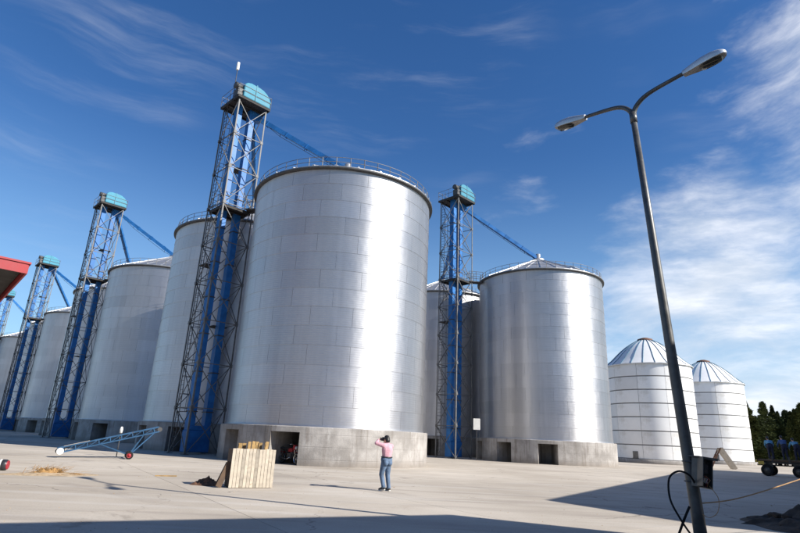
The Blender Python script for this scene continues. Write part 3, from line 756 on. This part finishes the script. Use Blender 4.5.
# ------------------------------------------------------------------ belt conveyor
cv = thing('belt_conveyor', 'light blue inclined belt conveyor on small red wheels', 'conveyor', (-15.7, 27.05, 0), math.atan2(.45, .89)); cv.scale = (.90,)*3
T0_, T1_ = Vector((.05, 0, .22)), Vector((4.75, 0, 1.50)); DX = (T1_-T0_)
for s_ in (-.26, .26):
    sv = Vector((0, s_, 0)); dv = Vector((-.06, 0, .24))
    for nm, off in (('lower_chord', Vector()), ('upper_chord', dv)):
        MB().bar(T0_+sv+off, T1_+sv+off, .065).build(nm, 'light_blue_paint', cv)
    for k in range(9):
        p_ = T0_+DX*(k+.5)/9+sv; MB().bar(p_, p_+dv, .045).build('web_post', 'light_blue_paint', cv)
        if k < 8: MB().bar(p_, T0_+DX*(k+1.5)/9+sv+dv, .03).build('web_diagonal', 'light_blue_paint', cv)
mb = MB(); bl_ = T0_+Vector((-.03, 0, .16)); mb.bar(bl_, bl_+DX, .42, .025); mb.bar(T0_+Vector((0, 0, -.0)), T1_+Vector((0, 0, -.0)), .42, .02); mb.build('belt', 'black_rubber', cv)
mb = MB(); mb.bar(T0_+DX*.06+Vector((-.06, 0, .26)), T0_+DX*.30+Vector((-.06, 0, .26)), .5, .05); mb.build('hopper_board', 'pine_board', cv)
for nm, p_, m_ in (('tail_drum', T0_, 'black_rubber'), ('head_drum', T1_, 'steel_dark')):
    mb = MB(); mb.tube([p_+Vector((0, -.24, .11)), p_+Vector((0, .24, .11))], .13, 16); mb.build(nm, m_, cv)
mb = MB(); mb.tube([T0_+Vector((.10, -.30, .10)), T0_+Vector((.10, -.42, .10))], .17, 16); mb.box((.12, -.44, .24), (.28, -.29, .44)); bevel(mb.build('drive_guard', 'white_paint', cv), .02)
AX = Vector((3.42, 0, .2))
for s_ in (-.42, .42):
    mt = Matrix.Translation(AX+Vector((0, s_, 0))) @ Matrix.Rotation(R(90), 4, 'X')
    mb = MB(); mb.lathe([(.12, -.05), (.185, -.055), (.205, -.02), (.205, .02), (.185, .055), (.12, .05)], 20, mt); w = mb.build('wheel', 'black_rubber', cv, False)
    mb = MB(); mb.lathe([(0, -.07), (.05, -.07), (.055, -.03), (.14, -.03), (.15, -.056), (.15, .056), (.14, .03), (.055, .03), (.05, .07), (0, .07)], 20, mt); mb.build('rim', 'red_paint', w, False)
    sv = Vector((0, s_*.62, 0))
    for nm, p_ in (('strut', T1_+DX*-.05+sv), ('strut', T0_+DX*.40+sv), ('strut', T0_+DX*.86+sv+Vector((-.1, 0, 0)))):
        MB().bar(AX+sv, p_, .055).build(nm, 'light_blue_paint', cv)
MB().bar(AX+Vector((0, -.42, 0)), AX+Vector((0, .42, 0)), .04).build('axle', 'steel_dark', cv)
mk = thing('marker_post', 'thin dark post with a pale cap behind the belt conveyor', 'post', (-14.3, 30.0, 0))
MB().tube([(0, 0, -.01), (0, 0, 1.2)], .025, 8).build('post', 'steel_dark', mk)
mb = MB(); mb.lathe([(0, 1.16), (.07, 1.18), (.08, 1.35), (.05, 1.48), (0, 1.5)], 12); mb.build('cap', 'white_paint', mk, False)

# ------------------------------------------------------------------ boarded crate, its planks, the rusty heap
cr = thing('board_crate', 'waist-high crate of upright pale boards standing alone on the concrete', 'crate', (-4.64, 16.76, 0), math.atan2(.59, 1.14))
CW, CHT, CDP = 1.285, 1.08, .62; nbd = 13; bw = CW/nbd
rr = random.Random(5)
for k in range(nbd):
    dz = rr.uniform(-.012, .012); dy = rr.uniform(0, .012)
    mb = MB(); mb.box((k*bw+.005, -.022-dy, .012), ((k+1)*bw-.005, -dy, CHT+dz)); o = mb.build('board', rr.choice(['pine_board', 'pine_board', 'pine_pale', 'pine_grey']), cr)
for k in range(6):
    w = CDP/6
    mb = MB(); mb.box((.012, .012+k*w+.004, .012), (.03, .012+(k+1)*w-.004, CHT-.02)); mb.build('side_board', 'dark_wood', cr)
    mb = MB(); mb.box((CW-.03, .012+k*w+.004, .012), (CW-.012, .012+(k+1)*w-.004, CHT-.02)); mb.build('side_board', 'dark_wood', cr)
for z in (.10, .50, .93):
    mb = MB(); mb.box((.031, .002, z), (CW-.031, .045, z+.09)); mb.build('rail', 'dark_wood', cr)
    mb = MB(); mb.box((.031, CDP-.03, z), (CW-.031, CDP+.01, z+.09)); mb.build('rail', 'dark_wood', cr)
mb = MB(); mb.box((.032, .05, .012), (CW-.032, CDP-.04, .06)); mb.build('floor', 'dark_wood', cr)
mb = MB(); mb.bar((-.26, .10, .02), (-.005, .14, .70), .16, .03, (0, 1, 0)); mb.bar((-.26, .30, .02), (-.005, .34, .66), .14, .03, (0, 1, 0)); mb.build('prop_board', 'dark_wood', cr)
CM = Matrix.LocRotScale(cr.location, cr.rotation_euler, None)
for k in range(10):
    x = .17+k*.098+rr.uniform(-.01, .01); tilt = rr.uniform(.0, .09); top = 1.08+rr.uniform(.04, .17)
    mt = Matrix.Translation((x, .30+rr.uniform(-.12, .1), .07)) @ Matrix.Rotation(tilt, 4, 'Y') @ Matrix.Rotation(rr.uniform(-.35, .35), 4, 'Z')
    mb = MB(); mb.box((-.05, -.014, 0), (.05, .014, top), mt); o = mb.build('plank', 'yellow_wood'); o.matrix_world = CM
    tag(o, 'short yellow plank standing on end inside the boarded crate', 'plank', 'planks standing in the crate')
def heap(name, m_, loc, rx, ry, h, label, cat, seed, rz=0, kind=None, rough=.35, n=34):
    vs, fs = [], []; rnd = Vector((seed*3.1, seed*1.7, seed))
    for i in range(n+1):
        for j in range(n+1):
            x, y = -1+2*i/n, -1+2*j/n; rr_ = math.hypot(x, y)
            e = 1+.25*noise.noise(Vector((math.atan2(y, x)*1.2, seed, 0)))
            f = max(0, 1-(rr_/e)**1.3); nz = noise.fractal(Vector((x*2.6, y*2.6, 0))+rnd, .9, 2.1, 5)
            z = h*f*(1+rough*nz*1.6) + (h*.28*max(0, noise.noise(Vector((x*11, y*11, 0))+rnd))*min(1, f*4))
            vs.append((x*rx, y*ry, z if f > 0 else -.03))
    for i in range(n):
        for j in range(n): a = i*(n+1)+j; fs.append((a, a+n+1, a+n+2, a+1))
    mb = MB(); mb.add(vs, fs, True); o = mb.build(name, m_); o.location = loc; o.rotation_euler.z = rz
    if label: tag(o, label, cat, kind=kind)
    return o
heap('rust_brown_heap', 'rust_heap', (-5.45, 17.35, 0), .46, .30, .17, 'small rust-brown heap of sweepings left of the boarded crate', 'heap', 3.3, rough=.6)
# soil heap at the lower right corner
soil = heap('soil_heap', 'clod', (10.8, 13.55, 0), 2.5, 1.7, .5, 'dark heap of loose soil at the lower right corner', 'heap', 7.7, R(-12), rough=.5, n=70)
cl_me = []
for s_ in range(4):
    bm = bmesh.new(); bmesh.ops.create_icosphere(bm, subdivisions=2, radius=1)
    for v in bm.verts: v.co *= 1+.35*noise.noise(v.co*1.7+Vector((s_*5, 0, 0))); v.co.z *= .7
    me = bpy.data.meshes.new('soil_clod'); bm.to_mesh(me); bm.free(); me.materials.append(M['clod']); cl_me.append(me)
for k in range(34):
    a = rr.uniform(0, 6.28); q = rr.uniform(.55, 1.02)
    o = link('soil_clod', rr.choice(cl_me), soil); sz = rr.uniform(.03, .11)*(1.3 if k < 6 else 1)
    o.location = (2.4*q*math.cos(a), 1.6*q*math.sin(a), sz*.4+.42*max(0, 1-q**1.3)); o.scale = (sz, sz*rr.uniform(.7, 1.2), sz); o.rotation_euler = (0, 0, a)
# straw heap at the left
sh_ = thing('straw_heap', 'ragged brown straw heap on a spill of grain dust at left', 'heap', (-10.75, 18.25, 0), R(24))
o = heap('grain_dust', 'straw_dust', (0, 0, 0), 1.45, .55, .07, None, None, 5.1); o.parent = sh_
o = heap('straw_core', 'straw', (.02, .03, 0), .48, .26, .20, None, None, 9.4, rough=.8); o.parent = sh_
mb = MB()
for k in range(520):
    cl = rr.random(); cx, cy, sp = ((.0, .05, .26) if cl < .7 else (.55, 0, .16) if cl < .85 else (.2, -.05, .5))
    p_ = Vector((rr.gauss(cx, sp), rr.gauss(cy, sp*.4), abs(rr.gauss(.06, .06)) if cl < .7 else .03)); a = rr.gauss(.4, 1.0)
    L = rr.uniform(.08, .32); d_ = Vector((math.cos(a), math.sin(a)*.5, rr.uniform(-.1, .7) if cl < .7 else rr.uniform(-.05, .15)))
    w = rr.uniform(.006, .013); sd = d_.cross(Vector((0, 0, 1))).normalized()*w; e = p_+d_*L; e.z = max(e.z, .012); p_.z = max(p_.z, .012)
    up = Vector((0, 0, w*.8))
    mb.add([p_-sd, p_+sd, p_+up, e-sd*.4, e+sd*.4, e+up*.4], [(0, 1, 4, 3), (1, 2, 5, 4), (2, 0, 3, 5)])
tag(mb.build('straw_strands', 'straw', sh_), kind='stuff')
# drum lying at the left edge
dr = thing('drum', 'black drum lying on its side at the left edge, red end', 'drum', (-12.95, 18.95, 0), R(15))
mt = Matrix.Translation((0, 0, .172)) @ Matrix.Rotation(R(90), 4, 'Y')
mb = MB(); mb.lathe([(.0, -.6), (.15, -.6), (.17, -.58), (.17, .2), (.165, .24), (.17, .28), (.165, .36), (.14, .39)], 24, mt); mb.build('shell', 'black_plastic', dr, False)
mb = MB(); mb.lathe([(.1725, .17), (.1735, .175), (.1735, .235), (.1725, .24)], 24, mt); mb.build('stripe', 'white_paint', dr, False)
mb = MB(); mb.lathe([(.14, .385), (.14, .41), (.115, .415), (0, .405)], 24, mt); mb.build('end_cap', 'red_dark', dr, False)
ss = MB(); ss.bar((-7.9, 19.55, .015), (-7.25, 19.75, .02), .09, .03); tag(ss.build('loose_stick', 'yellow_wood'), 'single loose stick lying flat on the concrete between straw heap and crate', 'stick')

mb = MB()
for k in range(420):
    az = R(rr.uniform(-36, 37)); rg = 8+34*rr.random()**1.6; x, y = rg*math.sin(az), rg*math.cos(az); q = rr.uniform(.004, .011)*(1+rg/40)*(2.2 if k % 40 == 0 else 1)
    if math.hypot(x+4.2, y-35.9) < 6.7: continue
    mb.add([(x-q, y-q*.6, 0), (x+q, y-q, 0), (x+q*.3, y+q, 0), (x, y, q*1.1)], [(0, 1, 3), (1, 2, 3), (2, 0, 3)])
tag(mb.build('grit', 'straw_dust'), 'scattered grit and crumbs over the concrete yard', 'grit', kind='stuff')

# ------------------------------------------------------------------ notice board beside the middle tower
nb_ = thing('notice_board', 'small white board on a post at the foot of the shiny silo', 'sign', (7.42, 49.6, 0), R(-8))
MB().box((-.03, .03, -.01), (.03, .08, 3.5)).build('post', 'steel_dark', nb_)
bevel(MB().box((-.3, -.01, 2.55), (.3, .028, 3.5)).build('panel', 'white_paint', nb_), .008)

# ------------------------------------------------------------------ motorbike in the plinth doorway
mo = thing('motorbike', 'small red motorbike parked inside the doorway of the nearest silo', 'motorbike', (-5.42, 30.55, 0), R(-42))
for nm, x in (('rear_wheel', -.60), ('front_wheel', .62)):
    mt = Matrix.Translation((x, 0, .30)) @ Matrix.Rotation(R(90), 4, 'X')
    mb = MB(); ring = [mt @ Vector((.265*math.cos(2*math.pi*k/28), .265*math.sin(2*math.pi*k/28), 0)) for k in range(29)]; mb.tube(ring, .036, 8, False); w = mb.build(nm, 'black_rubber', mo)
    mb = MB(); mb.lathe([(.225, -.03), (.24, -.025), (.24, .025), (.225, .03), (.215, 0)], 28, mt)
    for k in range(10): a = 2*math.pi*k/10; mb.bar(mt @ Vector((.03*math.cos(a+.5), .03*math.sin(a+.5), 0)), mt @ Vector((.225*math.cos(a), .225*math.sin(a), 0)), .008)
    mb.tube([mt @ Vector((0, 0, -.05)), mt @ Vector((0, 0, .05))], .045, 10); mb.build('rim', 'chrome', w)
mb = MB()
for s_ in (-.07, .07): mb.tube([(.62, s_, .30), (.46, s_, .82), (.42, s_, .92)], .02, 8)
mb.build('fork', 'chrome', mo)
mb = MB(); mb.tube([(.36, -.32, 1.0), (.40, -.2, 1.02), (.42, 0, .93), (.40, .2, 1.02), (.36, .32, 1.0)], .014, 8); mb.build('handlebar', 'chrome', mo)
for s_ in (-1, 1):
    MB().tube([(.36, .2*s_, 1.03), (.37, .25*s_, 1.17)], .006, 5).build('mirror_stem', 'steel_dark', mo)
    mb = MB(); mb.tube([(.36, .25*s_, 1.18), (.385, .25*s_, 1.18)], .055, 12); mb.build('mirror', 'black_plastic', mo)
mb = MB(); mb.lathe([(.0, 0), (.06, .01), (.09, .06), (.085, .09), (0, .10)], 16, Matrix.Translation((.46, 0, .83)) @ Matrix.Rotation(R(90), 4, 'Y')); mb.build('headlight', 'white_paint', mo, False)
mb = MB(); mb.prism([(.36, .72), (.50, .70), (.54, .92), (.47, 1.0), (.36, .95)], -.11, .11); bevel(mb.build('front_cowl', 'red_paint', mo), .03)
mb = MB(); mb.prism([(-.05, .62), (.30, .62), (.34, .76), (.22, .84), (.0, .78)], -.13, .13); bevel(mb.build('fuel_tank', 'red_paint', mo), .05, 3)
mb = MB(); mb.prism([(-.72, .74), (-.02, .70), (.02, .77), (-.35, .80), (-.74, .84)], -.12, .12); bevel(mb.build('seat', 'black_plastic', mo), .03)
mb = MB(); mb.box((-.08, -.12, .28), (.24, .12, .56)); mb.tube([(.1, 0, .5), (.26, 0, .62)], .08, 10); bevel(mb.build('engine', 'steel_dark', mo), .02)
mb = MB(); mb.tube([(.42, 0, .88), (.1, 0, .66), (-.55, 0, .70)], .022, 8); mb.tube([(.40, 0, .8), (.26, 0, .34), (-.1, 0, .28), (-.6, 0, .30)], .02, 8); mb.tube([(-.6, .09, .3), (-.45, .09, .7)], .02, 8); mb.tube([(-.6, -.09, .3), (-.45, -.09, .7)], .02, 8); mb.build('frame', 'steel_dark', mo)
mb = MB(); mb.tube([(.2, -.13, .35), (0, -.16, .25), (-.3, -.16, .27), (-.75, -.16, .36)], [.02, .025, .04, .045], 10); mb.build('exhaust', 'chrome', mo)
for x, a0 in ((.62, 35), (-.60, 60)):
    mb = MB(); arc = []
    for k in range(9): a = R(a0+k*11); arc.append((x+.33*math.cos(a), .30+.33*math.sin(a)))
    inn = [(x+(px-x)*.955, .30+(pz-.30)*.955) for px, pz in reversed(arc)]; mb.prism(arc+inn, -.06, .06); mb.build('mudguard', 'red_paint', mo)
MB().tube([(-.05, .1, .28), (-.12, .26, .0)], .012, 6).build('side_stand', 'steel_dark', mo)

# ------------------------------------------------------------------ flat trailer with workers
TRZ = R(-42); tr = thing('flat_trailer', 'dark flat-bed trailer with workers on it, in front of the trees', 'trailer', (29.2, 45.2, 0), TRZ)
mb = MB(); mb.box((-.1, .0, 1.12), (3.7, 2.1, 1.24)); mb.build('bed', 'dark_wood', tr)
for y in (.35, 1.6): MB().box((-.05, y, .95), (3.6, y+.15, 1.118)).build('chassis_beam', 'steel_dark', tr)
for x in (.5, 2.55):
    MB().box((x-.06, .1, .37), (x+.06, 2.0, .49)).build('axle', 'steel_dark', tr)
    MB().box((x-.35, .45, .5), (x+.35, .55, .94)).build('leaf_spring', 'steel_dark', tr)
    for y in (.12, 1.98):
        mt = Matrix.Translation((x, y, .43)) @ Matrix.Rotation(R(90), 4, 'X')
        mb = MB(); mb.lathe([(.24, -.13), (.37, -.14), (.43, -.10), (.43, .10), (.37, .14), (.24, .13)], 28, mt); w = mb.build('wheel', 'black_rubber', tr, False)
        mb = MB(); mb.lathe([(0, -.15), (.07, -.15), (.1, -.08), (.235, -.12), (.245, .12), (.1, .08), (.07, .15), (0, .15)], 20, mt); mb.build('rim', 'box_grey', w, False)
MB().box((-.22, -.02, 1.0), (-.105, 2.12, 1.2)).build('tail_beam', 'yellow_paint', tr)
MB().box((-.05, -.06, .84), (.35, -.005, 1.1)).build('side_marker', 'yellow_paint', tr)
for x in (.9, 2.0, 3.1): MB().box((x, -.05, 1.0), (x+.08, -.005, 1.5)).build('stake', 'steel_dark', tr)
MB().bar((3.6, 1.05, 1.0), (5.2, 1.05, .6), .12).build('drawbar', 'steel_dark', tr)

# ------------------------------------------------------------------ people
def caps(mb, p0, p1, r0, r1=None, n=12):
    r1 = r0 if r1 is None else r1; p0, p1 = Vector(p0), Vector(p1); d = (p1-p0); L = d.length
    d = d.normalized() if L > 1e-6 else Vector((0, 0, 1)); pts, rs = [], []
    for k in range(5): a = R(-88+k*22); pts.append(p0+d*math.sin(a)*r0); rs.append(max(r0*math.cos(a), .001))
    for k in range(5): a = R(k*22); pts.append(p1+d*math.sin(a)*r1); rs.append(max(r1*math.cos(a), .001))
    mb.tube(pts, rs, n)
def ell(mb, c, r_, mtx=None):
    vs, fs = [], []; nu, nv = 14, 9; c = Vector(c)
    for j in range(1, nv):
        a = math.pi*j/nv
        for k in range(nu): b_ = 2*math.pi*k/nu; v = Vector((r_[0]*math.sin(a)*math.cos(b_), r_[1]*math.sin(a)*math.sin(b_), r_[2]*math.cos(a))); vs.append(c+((mtx @ v) if mtx else v))
    top, bot = len(vs), len(vs)+1; e = Vector((0, 0, r_[2])); vs += [c+((mtx @ e) if mtx else e), c-((mtx @ e) if mtx else e)]
    for j in range(nv-2):
        for k in range(nu): fs.append((j*nu+k, (j+1)*nu+k, (j+1)*nu+(k+1) % nu, j*nu+(k+1) % nu))
    for k in range(nu): fs.append((top, k, (k+1) % nu)); fs.append((bot, (nv-2)*nu+(k+1) % nu, (nv-2)*nu+k))
    mb.add(vs, fs, True)
def fuse(o, vox, it=6):
    md = o.modifiers.new('fuse', 'REMESH'); md.mode = 'VOXEL'; md.voxel_size = vox; md.use_smooth_shade = True
    md = o.modifiers.new('soft', 'SMOOTH'); md.factor = .5; md.iterations = it
    return o
def person(label, loc, rz, J, shirt, pants, shoe, vox=.012, scale=1., sole=None):
    root = thing('person', label, 'person', loc, rz); root.scale = (scale,)*3
    def V(k): return Vector(J[k])
    hd, nk, ch, pv = V('head'), V('neck'), V('chest'), V('pelvis')
    up = (hd-nk).normalized(); fw = V('look').normalized(); fw = (fw-up*fw.dot(up)).normalized(); rt = fw.cross(up)
    HM = Matrix((rt, fw, up)).transposed()
    mb = MB(); ell(mb, hd, (.074, .092, .112), HM); ell(mb, hd+HM @ Vector((0, .025, -.055)), (.056, .062, .06), HM)
    ell(mb, hd+HM @ Vector((0, .098, -.012)), (.014, .02, .026), HM)
    for s_ in (-1, 1): ell(mb, hd+HM @ Vector((.076*s_, -.005, -.01)), (.012, .022, .034), HM)
    ell(mb, hd+HM @ Vector((0, .085, -.058)), (.026, .012, .009), HM)
    caps(mb, nk-up*.06, hd-up*.06, .052, .05); caps(mb, pv, ch, .12, .13); caps(mb, V('shR'), V('shL'), .06)
    for s_ in ('R', 'L'):
        sg = 1 if s_ == 'R' else -1
        caps(mb, V('sh'+s_), V('el'+s_), .05, .038); caps(mb, V('el'+s_), V('wr'+s_), .038, .027)
        wr, hn = V('wr'+s_), V('hand'+s_); d = (hn-wr).normalized(); side = d.cross(V('palm'+s_)).normalized(); pn = V('palm'+s_).normalized()
        pc = wr+d*.055; ell(mb, pc, (.038, .05, .016), Matrix((side, d, pn)).transposed())
        for k, (o_, L) in enumerate(((-.029, .068), (-.010, .078), (.010, .073), (.028, .056))):
            b0 = pc+d*.038+side*o_; b1 = b0+d*L*.5+pn*.012; b2 = b1+d*L*.3+pn*.032
            caps(mb, b0, b1, .0092, .0088, 8); caps(mb, b1, b2, .0088, .0078, 8)
        t0 = pc-d*.015-side*.036*1; t1 = t0-side*.026+d*.03+pn*.01; t2 = t1+d*.03+pn*.018; caps(mb, t0, t1, .0115, .0105, 8); caps(mb, t1, t2, .0105, .009, 8)
        caps(mb, V('hip'+s_), V('kn'+s_), .072, .05); caps(mb, V('kn'+s_), V('an'+s_), .05, .034); caps(mb, V('an'+s_), V('toe'+s_), .036, .028)
    fuse(mb.build('body', 'skin', root), vox*.75, 3)
    mb = MB(); caps(mb, pv+(ch-pv)*.30, ch, .135, .160); sp = (V('shR')-V('shL')).normalized()
    caps(mb, ch+sp*.07, pv+(ch-pv)*.30+sp*.05, .122, .108); caps(mb, ch-sp*.07, pv+(ch-pv)*.30-sp*.05, .122, .108)
    caps(mb, V('shR')-sp*.02, V('shL')+sp*.02, .078); caps(mb, nk-up*.05, nk-up*.015, .08, .066)
    for s_ in ('R', 'L'):
        caps(mb, V('sh'+s_), V('el'+s_), .072, .056); caps(mb, V('el'+s_), V('el'+s_).lerp(V('wr'+s_), .92), .055, .043)
        m_ = V('el'+s_).lerp(V('wr'+s_), .86); caps(mb, m_, V('el'+s_).lerp(V('wr'+s_), .93), .044, .046)
    fuse(mb.build('shirt', shirt, root), vox, 5)
    mb = MB(); sp2 = (V('hipR')-V('hipL')).normalized(); caps(mb, pv+sp2*.06, pv-sp2*.06, .138); caps(mb, pv, pv+(ch-pv)*.14, .14, .138)
    for s_ in ('R', 'L'):
        caps(mb, V('hip'+s_), V('kn'+s_), .103, .076); kn, an = V('kn'+s_), V('an'+s_)
        caps(mb, kn, kn.lerp(an, .95), .074, .060); caps(mb, kn.lerp(an, .80), kn.lerp(an, .97), .060, .067)
        back = Vector((0, -.055, -.03)); ell(mb, V('hip'+s_)+back, (.09, .085, .10))
    tr_ = fuse(mb.build('trousers', pants, root), vox, 4)
    mb = MB(); wv_ = pv+(ch-pv)*.26; bd = (ch-pv).normalized(); q = bd.cross(sp2).normalized()
    mb.tube([wv_+sp2*.178*math.cos(a)+q*.150*math.sin(a) for a in [2*math.pi*k/20 for k in range(21)]], .019, 6, False); mb.build('belt', 'black_plastic', tr_)
    for s_ in ('R', 'L'):
        mb = MB(); an, to = V('an'+s_), V('toe'+s_); d = (to-an); caps(mb, an-Vector((0, .03, .028)), an+d*.4+Vector((0, 0, -.015)), .046, .044); caps(mb, an+d*.4+Vector((0, 0, -.012)), to, .045, .036)
        s2 = fuse(mb.build('shoe', shoe, root), vox, 2)
        if sole:
            mb = MB(); caps(mb, an-Vector((0, .035, .062)), to-Vector((0, 0, .026)), .034, .03); fuse(mb.build('sole', sole, s2), vox, 1)
    mb = MB(); ell(mb, hd+HM @ Vector((0, -.018, .022)), (.088, .096, .108), HM); ell(mb, hd+HM @ Vector((0, -.045, -.03)), (.080, .066, .085), HM)
    for k in range(26):
        a = random.uniform(0, 6.28); e = random.uniform(.1, 1.4); ell(mb, hd+HM @ Vector((.075*math.cos(a)*math.cos(e), -.02+.08*math.sin(a)*math.cos(e), .035+.085*math.sin(e))), (.02, .02, .02))
    fuse(mb.build('hair', 'hair', root), .009, 1)
    for s_ in (-1, 1):
        mb = MB(); ell(mb, hd+HM @ Vector((.031*s_, .084, .008)), (.013, .007, .007), HM); mb.build('eye', 'hair', root)
    return root
J = dict(head=(0, .035, 1.485), neck=(0, .0, 1.375), look=(0, 1, .28), chest=(0, -.01, 1.20), pelvis=(0, 0, .90),
         shR=(.175, -.01, 1.30), shL=(-.175, -.01, 1.31), elR=(.30, .17, 1.19), elL=(-.345, .13, 1.37), wrR=(.125, .26, 1.40), wrL=(-.14, .26, 1.46),
         handR=(.06, .28, 1.50), handL=(-.05, .29, 1.50), palmR=(-.6, .2, .2), palmL=(.5, .3, -.3),
         hipR=(.085, 0, .84), hipL=(-.085, 0, .84), knR=(.10, .03, .46), knL=(-.10, .09, .47), anR=(.115, -.03, .088), anL=(-.10, -.03, .115), toeR=(.15, .13, .042), toeL=(-.12, .13, .045))
person('person in pink shirt and blue jeans raising a camera towards the silos', (-.14, 18.05, 0), R(44), J, 'pink_cloth', 'denim', 'shoe_dark', .012, 1.02, 'sole_white')
ph = thing('photo_camera', 'small black camera held up to the face of the person in pink', 'camera', (-.14, 18.05, 0), R(44)); ph.scale = (1.02,)*3
bevel(MB().box((-.07, .165, 1.445), (.07, .225, 1.535)).build('body', 'black_plastic', ph), .01)
mb = MB(); mb.tube([(0, .224, 1.488), (0, .262, 1.495), (0, .31, 1.505)], [.036, .034, .038], 16); mb.build('lens', 'black_plastic', ph)
bevel(MB().box((-.025, .17, 1.534), (.025, .22, 1.562)).build('viewfinder', 'black_plastic', ph), .006)
def bent(lean, twist=0.):
    L = R(lean); s, c = math.sin(L), math.cos(L); hz_ = .88
    def tp(x, d): return (x+twist*d*.2, s*d, hz_+c*d)
    e = tp(0, .58); h_ = (e[0]+twist*.05, e[1]+.06+.04*s, e[2]+.05*c+.06)
    return dict(head=h_, neck=tp(0, .48), look=(0, .8, -.6), chest=tp(0, .31), pelvis=(0, 0, hz_), shR=tp(.18, .42), shL=tp(-.18, .42),
        elR=(.24, s*.42+.12, hz_+c*.42-.25), elL=(-.24, s*.42+.12, hz_+c*.42-.25), wrR=(.17, s*.42+.30, hz_+c*.42-.40), wrL=(-.17, s*.42+.30, hz_+c*.42-.40),
        handR=(.15, s*.42+.36, hz_+c*.42-.46), handL=(-.15, s*.42+.36, hz_+c*.42-.46), palmR=(-1, 0, 0), palmL=(1, 0, 0),
        hipR=(.085, 0, .83), hipL=(-.085, 0, .83), knR=(.10, .02, .46), knL=(-.10, .04, .46), anR=(.11, -.04, .088), anL=(-.11, -.02, .088), toeR=(.14, .12, .042), toeL=(-.14, .14, .042))
TM = Matrix.LocRotScale(tr.location, tr.rotation_euler, None)
for x, y, ln_, tw, sh_m, pm_, lab in ((.78, .95, 46, -.3, 'work_light', 'work_navy', 'worker in faded blue jacket bending over, leftmost on the flat trailer'),
                            (1.72, 1.0, 34, .2, 'work_blue', 'work_navy', 'worker in dark blue overalls, middle one on the flat trailer'),
                            (2.55, .85, 52, .3, 'work_light', 'work_navy', 'worker in bright light blue shirt bending over on the flat trailer'),
                            (3.35, .8, 28, -.2, 'work_light', 'work_navy', 'worker in light blue at the right edge of the flat trailer')):
    w = TM @ Vector((x, y, 1.24)); person(lab, tuple(w), R(-20)+tw*.5, bent(ln_, tw), sh_m, pm_, 'shoe_dark', .02, 1.18)

# ------------------------------------------------------------------ wooden A-frame trestle
af = thing('wooden_trestle', 'wooden A-shaped trestle standing before the second white silo', 'trestle', (34.3, 59.2, 0), R(-20))
for s_ in (-.5, 0, .5):
    mb = MB(); mb.bar((.02, s_, 2.0), (1.15, s_, .0), .46, .05, (0, 1, 0)); mb.build('board', 'pine_board', af)
for s_ in (-.55, .55):
    mb = MB(); mb.bar((-.02, s_, 2.0), (-1.05, s_, .0), .14, .08, (0, 1, 0)); mb.build('leg', 'rust', af)
MB().bar((-.5, -.55, 1.02), (-.5, .55, 1.02), .1, .06).build('brace', 'rust', af)
MB().bar((0, -.75, 2.0), (0, .75, 2.0), .09, .09).build('ridge_beam', 'dark_wood', af)

# ------------------------------------------------------------------ dark conifers behind
def conifer(seed, h, rad):
    rn = random.Random(seed); mb = MB()
    mb.tube([(0, 0, -.1), (.05, 0, h*.4), (.0, .05, h*.92)], [.16, .11, .03], 7)
    for k in range(26):
        z = h*(.12+.8*k/26); a = rn.uniform(0, 6.28); L = rad*(1-z/h)**.8*.9
        mb.tube([(0, 0, z), (math.cos(a)*L, math.sin(a)*L, z+L*.25)], [.04, .01], 4)
    tk = mb.mesh('trunk', 'bark'); vs, fs = [], []
    for k in range(5200):
        q = rn.random()**.75; z = h*(.06+.94*q)
        lob = 1+.28*math.sin(z*2.1+seed)+.2*math.sin(z*5.3+seed*2)
        prof = rad*min(1, (1-q)**.72*1.18+.02)*lob
        a = rn.uniform(0, 6.28); rr_ = prof*math.sqrt(rn.random())*(1+.18*math.sin(a*3+z*1.7+seed))
        c_ = Vector((rr_*math.cos(a), rr_*math.sin(a), z+rn.gauss(0, .08)))
        d1_ = Vector((math.cos(a)+rn.gauss(0, .5), math.sin(a)+rn.gauss(0, .5), rn.gauss(.35, .45))).normalized()*rn.uniform(.10, .26)
        d2_ = d1_.cross(Vector((rn.gauss(0, 1), rn.gauss(0, 1), rn.gauss(0, 1)))).normalized()*rn.uniform(.04, .09)
        o = len(vs); vs += [c_-d1_-d2_*.4, c_+d2_, c_+d1_, c_-d2_]; fs.append((o, o+1, o+2, o+3))
    me = bpy.data.meshes.new('crown'); me.from_pydata([tuple(v) for v in vs], [], fs); me.materials.append(M['conifer'])
    return tk, me
var = [conifer(s_, h, r_) for s_, h, r_ in ((1, 9.6, 1.55), (2, 8.8, 1.7), (3, 10.2, 1.4), (4, 9.2, 1.6))]
rn = random.Random(4); ti = 0
names = ['leftmost dark conifer, half hidden by the second white silo', 'second dark conifer from the second white silo', 'third dark conifer right of the second white silo', 'dark conifer right behind the leftmost worker on the trailer',
         'dark pointed conifer behind the middle worker on the trailer', 'dark conifer behind the bright light blue worker', 'dark conifer nearest the right edge of the picture', ]
for row in range(3):
    for k in range(20):
        az = 29.0+k*.58+rn.uniform(-.16, .16)+row*.3; rg = 108+row*5+rn.uniform(-1.5, 1.5)
        if az > 40: continue
        x, y = rg*math.sin(R(az)), rg*math.cos(R(az)); tk, cr_ = rn.choice(var)
        if row == 0 and 31.6 < az < 36.6 and ti < len(names): lab = names[ti]; ti += 1
        elif row == 0: lab = 'dark conifer of the tree line, outside the view' if az >= 36.6 else 'dark conifer of the tree line, behind the white silos'
        else: lab = 'dark conifer in the rear ranks of the tree line behind the trailer'
        tt = thing('conifer_tree', lab, 'tree', (x, y, -.03), rn.uniform(0, 6.28), 'dark conifers of the tree line'); sc = rn.uniform(.66, 1.0); tt.scale = (sc*rn.uniform(1.1, 1.4),)*2+(sc,)
        link('trunk', tk, tt); link('crown', cr_, tt)
